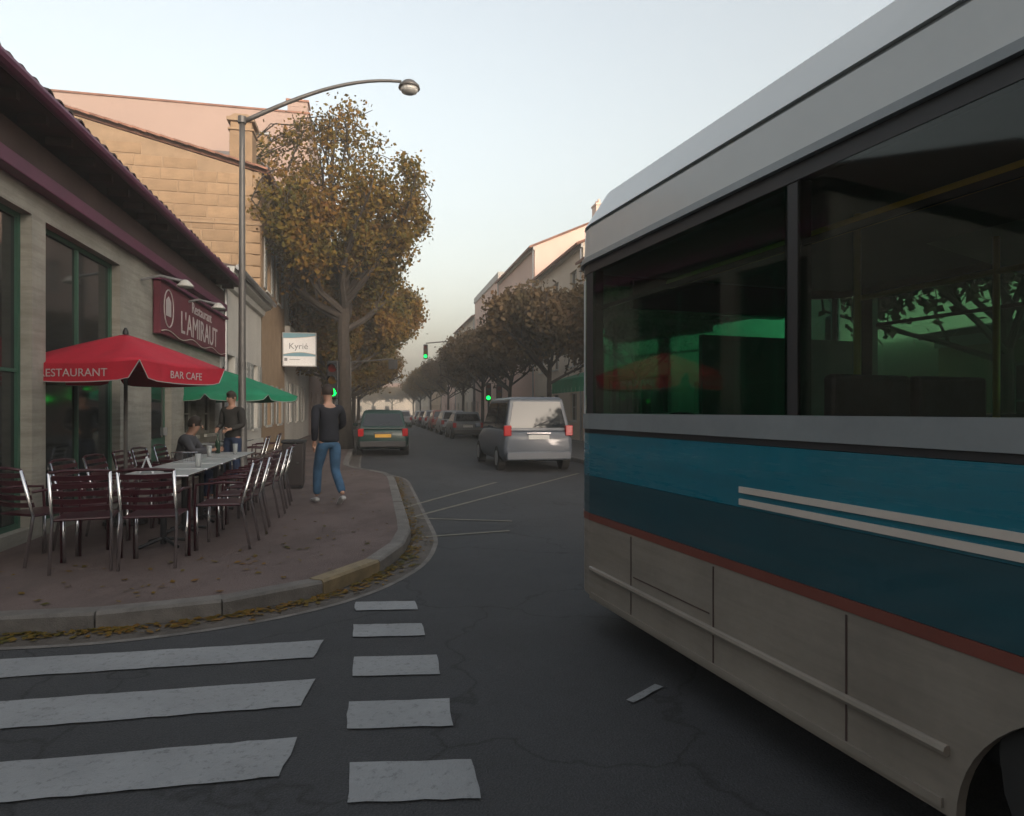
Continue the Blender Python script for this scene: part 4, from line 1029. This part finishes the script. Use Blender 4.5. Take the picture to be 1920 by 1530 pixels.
ring('lower_body', .802, 1.055, M_navy, .0, .0)
ring('body_band', 1.057, 1.345, M_blue, .0, .0)
# cream double stripe
for z_ in (1.070, 1.125): MB().box(-.010, -.002, -BL + .4, -1.95, z_, z_ + .028).build('stripe', M_stripe, bus)
ring('black_line', 1.347, 1.375, M_black, -.003, -.003)
ring('waist_rail', 1.377, 1.48, M_bustrim, .008, .008)
for z_ in (.43, .27): MB().tube([(-.010, -.42, z_), (-.010, -wheels_s[0] + .60, z_)], .018, 8).build('rub_rail', M_beige, bus) if z_ > .4 else MB().box(-.012, -.002, -wheels_s[0] + .62, -.42, z_ - .03, z_).build('skirt_edge', M_beige, bus)
# panel joints of the skirt
for y_ in (-.95, -1.75, -2.55, -4.6, -5.6, -6.6, -7.6): MB().box(-.0035, -.001, y_ - .004, y_ + .004, .24, .74).build('panel_joint', M_soffit, bus)
MB().box(-.004, -.0015, -1.72, -.98, .50, .506).build('panel_joint', M_soffit, bus)
# window level: posts, panes
WZ0, WZ1 = 1.482, 2.44
posts_s = [.40, 2.27, 3.90, 5.25, 6.9, 8.5, 10.1, BL - .40]
for side_x, sx in ((0, 1), (BW, -1)):
    for k, s_ in enumerate(posts_s):
        w_ = .07 if k in (0, len(posts_s) - 1) else .045
        MB().box(min(side_x + sx * .005, side_x + sx * .06), max(side_x + sx * .005, side_x + sx * .06), -s_ - w_, -s_ + w_, WZ0, WZ1).build('window_post', M_black, bus)
    for k in range(len(posts_s) - 1):
        a, b = posts_s[k], posts_s[k + 1]
        x_ = side_x + sx * .003; po = MB().add([(x_, -a - .03, WZ0), (x_, -b + .03, WZ0), (x_, -b + .03, WZ1), (x_, -a - .03, WZ1)], [(0, 1, 2, 3)]).build('side_window', M_busglass_n if (side_x == 0 and k > 0) else M_busglass, bus)
        MB().box(min(side_x + sx * .006, side_x + sx * .022), max(side_x + sx * .006, side_x + sx * .022), -b + .05, -a - .05, 2.17, 2.195).build('slider_frame', M_black, po)
# front windscreen and rear window (curved ends)
def end_glass(front, name):
    o = outline(-.008); idx = list(range(0, 14)) if front else list(range(14, 28)); mb = MB()
    for i in idx: x, y = o[i]; mb.v += [(x, y, WZ0), (x, y, WZ1)]
    for i in range(len(idx) - 1): mb.f.append((i * 2, i * 2 + 2, i * 2 + 3, i * 2 + 1))
    return mb.build(name, M_busglass, bus, smooth=True)
end_glass(True, 'windscreen'); end_glass(False, 'rear_window')
for xx in (.10, BW - .10):
    MB().tube([(xx + .02, -.12, WZ0), (xx + .02, -.12, WZ1)], .035, 8).build('corner_post', M_buswhite, bus)
# top: black rail, gutter, cove, roof
ring('window_header', 2.442, 2.51, M_black, .0, .0)
ring('rain_rail', 2.512, 2.55, M_bustrim, .025, .02)
ring('cove_panel', 2.552, 2.755, M_buswhite, .0, -.01, thick=.05)
ring('groove', 2.757, 2.775, M_bustrim, -.022, -.022)
ring('upper_cove', 2.777, 3.02, M_buswhite, -.004, -.16, thick=.05)
rf = MB(); a = outline(-.16); n = len(a); b = outline(-.36)
rf.v += [(x, y, 3.02) for x, y in a] + [(x, y, 3.09) for x, y in b]
for i in range(n): j = (i + 1) % n; rf.f.append((i, j, n + j, n + i))
rf.f.append(tuple(range(n, 2 * n))); rf.build('roof', M_buswhite, bus)
MB().box(.6, 1.9, -8.5, -6.3, 3.09, 3.30).build('roof_unit', M_buswhite, bus, bevel=.05)
MB().box(.7, 1.8, -4.8, -3.8, 3.09, 3.15).build('roof_hatch', M_buswhite, bus, bevel=.03)
# interior
MB().box(.06, BW - .06, -BL + .3, -.3, .55, .60).build('floor', M_black, bus)
MB().box(.06, BW - .06, -BL + .2, -.2, 2.49, 2.53).build('ceiling', M_busin, bus)
MB().box(BW - .10, BW - .055, -BL + .4, -.4, .6, 1.47).build('inner_lining', M_busin, bus)
MB().prism([(BW - .06, 2.36), (BW - .06, 2.485), (1.6, 2.485)], -BL + .4, -1.6).build('inner_cove', M_trimg, bus)
seat = MB().box(-.21, .21, -.20, .22, .38, .46).box(-.21, .21, -.27, -.20, .40, 1.05); seat_me = seat.mesh('passenger_seat'); seat_me.materials.append(M_seatf)
for xx in (.34, .80, BW - .80, BW - .34):
    for k in range(8):
        yy = -2.1 - k * .85
        if xx > 1.2 and k in (2, 3): continue
        o = put('passenger_seat', seat_me, bus, bevel=.02); o.location = (xx, yy, .60)
o = put('driver_seat', seat_me, bus, bevel=.02); o.location = (.65, -1.15, .62)
MB().box(.25, 1.1, -.62, -.35, .6, 1.30).build('dashboard', M_black, bus, bevel=.04)
st = MB().tube([(.62 + .21 * math.cos(k * PI / 8), -.66 + .12 * math.sin(k * PI / 8), 1.36 + .12 * math.sin(k * PI / 8)) for k in range(17)], .014, 6).build('steering_wheel', M_black, bus)
MB().box(.1, 1.15, -1.52, -1.49, .6, 1.9).build('cab_partition', M_busin, bus)
for xx in (.24, BW - .75): MB().tube([(xx, -1.0, 2.27), (xx, -BL + .6, 2.27)], .03 if xx < 1 else .019, 8).build('handrail', M_rail, bus, smooth=True)
for k in range(6):
    for xx in (.75, BW - .75): MB().tube([(xx, -1.9 - k * 1.7, .6), (xx, -1.9 - k * 1.7, 2.5)], .018, 8).build('grab_pole', M_rail, bus, smooth=True)
# wheels
for s_ in wheels_s:
    for xx, sx in ((.03, 1), (BW - .03, -1)):
        w_ = MB(); c = Vector((xx, -s_, .49))
        prof = [(.47, .0), (.49, .04), (.49, .24), (.47, .28)]
        for (r_, o_) in prof:
            for j in range(24): th = 2 * PI * j / 24; w_.v.append((xx + sx * o_, -s_ + r_ * math.cos(th), .49 + r_ * math.sin(th)))
        for i in range(3):
            for j in range(24): a = i * 24 + j; b = i * 24 + (j + 1) % 24; w_.f.append((a, b, b + 24, a + 24))
        w_.f.append(tuple(range(24))); w_.f.append(tuple(range(72, 96)))
        wo = w_.build('wheel', M_rubber, bus)
        MB().tube([(xx - sx * .01, -s_, .49), (xx - sx * .004, -s_, .49)], .30, 20).build('rim', M_zinc, wo)
        MB().tube([(xx - sx * .06, -s_, .49), (xx - sx * .01, -s_, .49)], .11, 14).build('hub', M_zinc, wo)
MB().box(.30, BW - .30, -BL + .4, -.45, .30, .54).build('underbody', M_black, bus)
for xx in (BW + .16,): MB().box(xx - .05, xx + .05, .10, .2, 1.95, 2.35).build('mirror', M_black, bus, bevel=.03)
for xx in (BW + .16,): MB().tube([(xx, .14, 2.3), (xx, .10, 2.5), (xx + (.2 if xx < 0 else -.2), -.1, 2.52)], .015, 6).build('mirror_arm', M_black, bus)
for xx in (.35, BW - .35): MB().tube([(xx, .0, .62), (xx, -.05, .62)], .09, 14).build('headlight', M_glassw, bus)
MB().box(.5, BW - .5, -.10, -.04, 2.27, 2.48).build('destination_display', M_black, bus)

# ---------------------------------------------------------------- cars
def paint_mat(n, c): return mat(n, c, rough=.42, var=.06, coat=.25, spec=.4)
M_carglass = mat('car_glass', (.012, .016, .020), rough=.05, var=.05, spec=.7)
M_tail = mat('tail_lens', (.35, .01, .012), rough=.2, var=.05); M_plate_y = mat('yellow_plate', (.55, .30, .03), rough=.5, var=.05); M_plate_w = mat('white_plate', (.5, .5, .48), rough=.5, var=.05)
def car(name, label, loc, rot, col, L=4.0, Wc=1.7, H=1.5, kind='hatch', plate=M_plate_w, group=None):
    """local +y forward; origin under the car centre"""
    t = thing(name, label, 'car', loc, rot, group); m = col; hw = Wc / 2; y0, y1 = -L / 2, L / 2
    belt = .92 * H / 1.5 if kind != 'mpv' else 1.02
    # lower body as lofted sections: (y, zbottom, ztop, halfwidth)
    if kind == 'mpv': sec = [(y0, .42, .80, hw * .86), (y0 + .05, .30, .98, hw * .94), (y0 + .3, .25, belt, hw), (y0 + L * .5, .24, belt, hw), (y1 - 1.05, .24, belt - .03, hw), (y1 - .5, .25, .88, hw * .97), (y1 - .1, .30, .70, hw * .88), (y1, .38, .60, hw * .78)]
    else: sec = [(y0, .40, .72, hw * .84), (y0 + .05, .28, .86, hw * .93), (y0 + .3, .22, belt, hw), (y0 + L * .5, .20, belt, hw), (y1 - 1.2, .20, belt - .03, hw), (y1 - .6, .22, .80, hw * .97), (y1 - .12, .28, .66, hw * .88), (y1, .36, .55, hw * .78)]
    mb = MB(); npf = 10
    for (y, zb_, zt, w_) in sec:
        prof = [(-.88, 0), (-.98, .18), (-1, .45), (-.97, .80), (-.90, 1.0), (.90, 1.0), (.97, .80), (1, .45), (.98, .18), (.88, 0)]
        mb.v += [(px * w_, y, zb_ + (zt - zb_) * pz) for px, pz in prof]
    for i in range(len(sec) - 1):
        for j in range(npf): a = i * npf + j; b = i * npf + (j + 1) % npf; mb.f.append((a, b, b + npf, a + npf))
    mb.f += [tuple(range(npf)), tuple(len(mb.v) - npf + j for j in range(npf))[::-1]]
    mb.build('body', m, t, smooth=True, bevel=.02)
    # greenhouse
    rt = H; yb0 = y0 + .08; yr0 = y0 + (.42 if kind == 'hatch' else .25); yr1 = y1 - (1.95 if kind == 'hatch' else 1.6); yb1 = y1 - (1.05 if kind == 'hatch' else .85)
    def loft(pl_, ph_, z0_, z1_, wl, wh, mm, nm, parent=t, crown=0):
        q = MB(); q.v += [(-wl, pl_[0], z0_), (wl, pl_[0], z0_), (wl, pl_[1], z0_), (-wl, pl_[1], z0_), (-wh, ph_[0], z1_), (wh, ph_[0], z1_), (wh, ph_[1], z1_), (-wh, ph_[1], z1_)]
        q.f += [(0, 1, 2, 3), (4, 5, 6, 7), (0, 1, 5, 4), (1, 2, 6, 5), (2, 3, 7, 6), (3, 0, 4, 7)]; return q.build(nm, mm, parent, bevel=.03)
    loft((yb0, yb1), (yr0, yr1), belt - .03, rt - .06, hw * .89, hw * .74, m, 'cabin')
    loft((yr0 - .02, yr1 + .04), (yr0 + .08, yr1 - .1), rt - .075, rt, hw * .755, hw * .66, m, 'roof')
    # glass: rear, front, sides
    def lp(yb_, yt_, w0, w1, za_, zb_, off, nm):
        h0 = belt - .03; h1 = rt - .06; k0 = (za_ - h0) / (h1 - h0); k1 = (zb_ - h0) / (h1 - h0)
        ya_, yb2 = yb_ + (yt_ - yb_) * k0, yb_ + (yt_ - yb_) * k1
        return MB().add([(-w0, ya_ + off, za_), (w0, ya_ + off, za_), (w1, yb2 + off, zb_), (-w1, yb2 + off, zb_)], [(0, 1, 2, 3)]).build(nm, M_carglass, t)
    lp(yb0, yr0, hw * .78, hw * .64, belt + .06, rt - .12, -.012, 'rear_window'); lp(yb1, yr1, hw * .80, hw * .66, belt + .02, rt - .10, .012, 'windscreen')
    for s in (-1, 1):
        h0 = belt - .03; h1 = rt - .06
        def sp(y, z): k = (z - h0) / (h1 - h0); return (s * (hw * .89 + (hw * .74 - hw * .89) * k + .012), y, z)
        zb_, zt = belt + .04, rt - .14; kb, kt = (zb_ - h0) / (h1 - h0), (zt - h0) / (h1 - h0)
        ya = yb0 + (yr0 - yb0) * kb + .18; yA = yb0 + (yr0 - yb0) * kt + .16; yc_ = yb1 + (yr1 - yb1) * kb - .12; yC = yb1 + (yr1 - yb1) * kt - .08; ym = (yA + yC) / 2 - .1
        MB().add([sp(ya, zb_), sp(ym - .03, zb_), sp(ym - .03, zt), sp(yA, zt)], [(0, 1, 2, 3)]).build('side_window', M_carglass, t)
        MB().add([sp(ym + .03, zb_), sp(yc_, zb_), sp(yC, zt), sp(ym + .03, zt)], [(0, 1, 2, 3)]).build('side_window', M_carglass, t)
        zl = belt - .02 if kind == 'hatch' else belt + .12
        MB().box(min(s * (hw - .24), s * (hw - .05)), max(s * (hw - .24), s * (hw - .05)), y0 - .005, y0 + .12, zl - .26, zl).build('tail_light', M_tail, t, bevel=.02)
        MB().box(min(s * (hw - .42), s * (hw - .14)), max(s * (hw - .42), s * (hw - .14)), y1 - .16, y1 - .01, .52, .64).build('headlight', M_glassw, t, bevel=.03)
        MB().cbox((s * (hw + .08), yb1 - .35, belt + .06), (.16, .10, .12)).build('door_mirror', m, t, bevel=.03)
        for yy in (y0 + .72, y1 - .78):
            w_ = MB().tube([(s * (hw - .19), yy, .31), (s * (hw + .005), yy, .31)], .31, 22).build('wheel', M_rubber, t, bevel=.015)
            MB().tube([(s * (hw + .002), yy, .31), (s * (hw + .015), yy, .31)], .19, 14).build('rim', M_zinc, w_)
    MB().box(-hw * .88, hw * .88, y0 - .07, y0 + .1, .30, .50).build('rear_bumper', M_black if kind == 'hatch' else m, t, bevel=.03)
    MB().box(-hw * .84, hw * .84, y1 - .1, y1 + .06, .28, .46).build('front_bumper', m, t, bevel=.03)
    zp = .62 if kind == 'hatch' else .80
    MB().box(-.26, .26, y0 - .016, y0 - .001, zp, zp + .11).build('number_plate', plate, t)
    MB().box(-.30, .30, y0 - .02, y0 + .0, zp + .14, zp + .165).build('trim_strip', M_chrome, t)
    MB().box(-.26, .26, y1 + .06, y1 + .07, .34, .44).build('number_plate', M_plate_w, t)
    MB().tube([(-.1, y0 + .02, belt + .1), (.25, y0 + .10, belt + .22)], .008, 5).build('rear_wiper', M_black, t)
    return t
car('parked_car', 'dark green hatchback with orange plate seen from behind, left of the lane', LD(.32, 21.5 + 1.9, 0), TA, paint_mat('dark_green_paint', (.006, .030, .026)), 3.8, 1.72, 1.52, plate=M_plate_y, group='cars in the street')
car('people_carrier', 'silver people carrier seen from behind, next to the bus front', LD(4.05, 16.0 + 2.2, 0), TA, paint_mat('silver_paint', (.085, .10, .12)), 4.4, 1.84, 1.84, kind='mpv', group='cars in the street')
far = [(5.0, 49, (.35, .13, .10), 'pinkish red parked car in the middle of the far row on the right'), (5.0, 36.5, (.10, .11, .12), 'dark grey parked car nearest in the far right row'), (5.0, 42.5, (.30, .31, .33), 'light grey parked car second in the far right row'),
       (5.0, 55.5, (.32, .33, .34), 'pale silver parked car fourth in the far right row'), (5.0, 62, (.04, .05, .08), 'dark blue parked car fifth in the far right row'), (5.0, 69, (.4, .4, .4), 'white parked car farthest along the right kerb'),
       (.3, 30.5, (.28, .29, .30), 'silver parked car directly ahead of the dark green hatchback'), (.3, 37, (.05, .05, .055), 'black parked car second ahead of the green hatchback'), (.3, 44, (.32, .32, .33), 'light grey parked car third ahead of the green hatchback'), (.3, 52, (.12, .03, .03), 'dark red parked car fourth ahead of the green hatchback'), (2.6, 60, (.3, .31, .33), 'silver car driving away far down the middle of the street')]
for i, (la, dd, c, lb) in enumerate(far): car('parked_car' if la != 2.6 else 'driving_car', lb, LD(la, dd, 0), TA, paint_mat('far_paint_%d' % i, c), random.uniform(3.8, 4.2), 1.7, random.uniform(1.42, 1.58), group='cars in the street')

# ---------------------------------------------------------------- trees
def tree_meshes(seed, H, rad, clear, nlimb, leaf, per, dens=1.0, squash=1.0, sparse_top=False, sig=None):
    rr = random.Random(seed); nr = np.random.default_rng(seed)
    tb = MB(); tips = []
    top = clear + (H - clear) * .25
    tb.tube([(0, 0, -.05), (.03, .02, clear * .3), (.0, .05, clear), (.05, 0, top)], [H * .028, H * .019, H * .016, H * .012], 10)
    ph_ = [rr.uniform(0, 6.28) for _ in range(4)]
    def env(q):
        a_ = math.atan2(q.y, q.x); t_ = min(1, max(0, (q.z - clear + .8) / (H - clear + .8)))
        base = np.interp(t_, [0, .18, .45, .65, .85, 1.0], [.55, .80, .98, 1.0, .70, .12])
        return rad * base * (1 + .16 * math.sin(3 * a_ + ph_[0] + q.z * .7) + .12 * math.sin(5 * a_ + ph_[1] - q.z * 1.3) + .08 * math.sin(q.z * 2.4 + ph_[2]))
    def branch(p, d, L, r, lev):
        pts = [p]; q = p.copy(); dd = d.copy()
        for k in range(3):
            dd = (dd + Vector((rr.uniform(-.25, .25), rr.uniform(-.25, .25), rr.uniform(-.05, .22)))).normalized()
            hr = math.hypot(q.x, q.y); en = env(q)
            if hr > en * .86: dd = (dd - Vector((q.x, q.y, 0)) / max(hr, .1) * .9 + Vector((0, 0, .2))).normalized()
            if q.z > H * .92: dd.z = -.1; dd.normalize()
            q = q + dd * L / 3; pts.append(q.copy())
        if lev < 3: tb.tube(pts, [r, r * .8, r * .6, r * .4], 6 if lev == 0 else 4, caps=False)
        for pt in (pts[1:] if lev >= 1 else pts[2:]): tips.append((pt, lev))
        if lev < 3:
            n_ = 5 if lev == 0 else 4
            for k in range(n_):
                t_ = .3 + .7 * k / (n_ - 1); i_ = min(2, int(t_ * 3)); base = pts[i_].lerp(pts[i_ + 1], t_ * 3 - i_)
                nd = (dd + Vector((rr.uniform(-1, 1), rr.uniform(-1, 1), rr.uniform(-.35, .6))) * .9).normalized()
                branch(base, nd, L * rr.uniform(.45, .62), r * .45, lev + 1)
    for k in range(nlimb):
        a = 2 * PI * k / nlimb * 1.618 * 1.0 + rr.uniform(-.3, .3); zz = clear + (top - clear) * (k / nlimb) * 1.0
        up = .25 + 1.3 * (k / nlimb)
        d = Vector((math.cos(a), math.sin(a), up)).normalized(); L_ = rad * .95 * (1 if up < 1 else (H - clear) / rad * .62)
        branch(Vector((0, 0, zz)), d, min(L_, (H - zz) * .8), H * .010, 0)
    P = []
    for (p, lev) in tips:
        # keep inside an uneven crown envelope
        zz = (p.z - clear) / (H - clear)
        if zz < -.12 or zz > 1.02 or math.hypot(p.x, p.y) > env(p) * 1.12: continue
        if sparse_top and rr.random() < .85 * min(1, max(0, (zz - .22) / .4)): continue
        P.append(p)
    P = np.array([tuple(p) for p in P]); n = int(per * dens)
    c = np.repeat(P, n, axis=0) + nr.normal(0, sig or rad * .065, (len(P) * n, 3))
    N = len(c); a = nr.normal(size=(N, 3)); a /= np.linalg.norm(a, axis=1)[:, None]; b = nr.normal(size=(N, 3)); b -= (a * b).sum(1)[:, None] * a; b /= np.linalg.norm(b, axis=1)[:, None]
    s = leaf * nr.uniform(.6, 1.3, N)[:, None]
    v = np.stack([c - a * s * .5, c + b * s * .36, c + a * s * .6, c - b * s * .36], 1).reshape(-1, 3)
    me = bpy.data.meshes.new('crown'); me.vertices.add(N * 4); me.vertices.foreach_set('co', v.ravel().astype(np.float32))
    me.loops.add(N * 4); me.loops.foreach_set('vertex_index', np.arange(N * 4, dtype=np.int32)); me.polygons.add(N)
    me.polygons.foreach_set('loop_start', np.arange(0, N * 4, 4, dtype=np.int32)); me.polygons.foreach_set('loop_total', np.full(N, 4, dtype=np.int32)); me.update(calc_edges=True)
    tm = tb.mesh('trunk'); tm.materials.append(M_bark); print('tree', seed, N)
    return tm, me
def tree(label, meshes, lm, loc, rot, sc, group, key):
    t = thing('street_tree', label, 'tree', loc, rot, group)
    tm, cm = meshes
    o = put('trunk', tm, t); o.scale = sc
    if key not in CR: c = cm.copy(); c.materials.append(lm); CR[key] = c
    o = put('crown', CR[key], t); o.scale = sc
    return t
CR = {}
TA_ = tree_meshes(3, 12.8, 3.7, 4.3, 13, .14, 24, sparse_top=True, sig=.20)
TB_ = tree_meshes(8, 9.4, 3.5, 2.3, 10, .17, 20, sig=.2)
TC_ = tree_meshes(15, 5.8, 2.9, 2.3, 8, .17, 9)
tree('tallest autumn tree with sparse brown and orange leaves beside the pink block', TA_, M_leaf_a, LD(-1.05, 24, PH), 1.2, (1, 1, 1.0), 'trees along the left pavement', 'a')
lt = ['second tree of the left row, rust and olive leaved', 'third tree down the left row', 'fourth tree down the left row', 'fifth and farthest tree of the left row']
for i, (dd, r_, s_) in enumerate(((30.5, 2.1, 1.0), (38, .3, .98), (48, 4.0, .95), (62, 5.1, .95))): tree(lt[i], TB_, M_leaf_a, LD(-1.45, dd, PH), r_, (s_, s_, s_ * random.uniform(.95, 1.05)), 'trees along the left pavement', 'b')
rtl = ['nearest brown tree of the right row, just past the bus front', 'second brown tree of the right row', 'third brown tree of the right row', 'fourth brown tree of the right row', 'fifth brown tree of the right row', 'yellow brown tree at the far end of the right row', 'small ochre tree farthest along the right row']
for i, dd in enumerate((25, 32, 40, 49, 59, 71, 86)): tree(rtl[i], TC_, M_leaf_b if i < 5 else M_leaf_c, LD(6.7 if i < 5 else 6.2, dd, PH), i * 1.3, (1, 1, random.uniform(.95, 1.08)), 'trees along the right pavement', 'c' if i < 5 else 'd')
for i, (la, dd) in enumerate(((9.2, 9.5), (7.2, 18))): tree(['tree on the right pavement seen through the rear bus windows', 'tree on the right pavement seen through the front bus windows'][i], TC_, M_leaf_b, LD(la, dd, PH), 2 + i * 2, (.95, .95, .9), 'trees along the right pavement', 'c')
for i, (u, dd) in enumerate(((735, 150), (775, 140), (815, 120), (700, 170))): tree(['far tree in the centre of the street end', 'far ochre tree at the street end, right of centre', 'far ochre tree behind the overhead green light', 'far tree at the street end behind the left row'][i], TC_, M_leaf_c, Vector(((u - 960) / 1230 * dd, dd, 0)), i, (1.3, 1.3, 1.2), 'trees closing the street', 'd')

if HZ:
    hz = MB().box(-75, 50, -30, 235, -1.0, 21.0).mesh('haze')
    hm = bpy.data.materials.new('haze'); hm.use_nodes = True; nt = hm.node_tree; nt.nodes.remove(nt.nodes['Principled BSDF'])
    pvn = nt.nodes.new('ShaderNodeVolumePrincipled'); pvn.inputs['Density'].default_value = 0.0040; pvn.inputs['Color'].default_value = (1.0, .945, .87, 1); pvn.inputs['Anisotropy'].default_value = 0.1
    nt.links.new(pvn.outputs[0], nt.nodes['Material Output'].inputs['Volume']); hz.materials.append(hm); put('haze', hz, kind='stuff')

scene.render.engine = 'CYCLES'
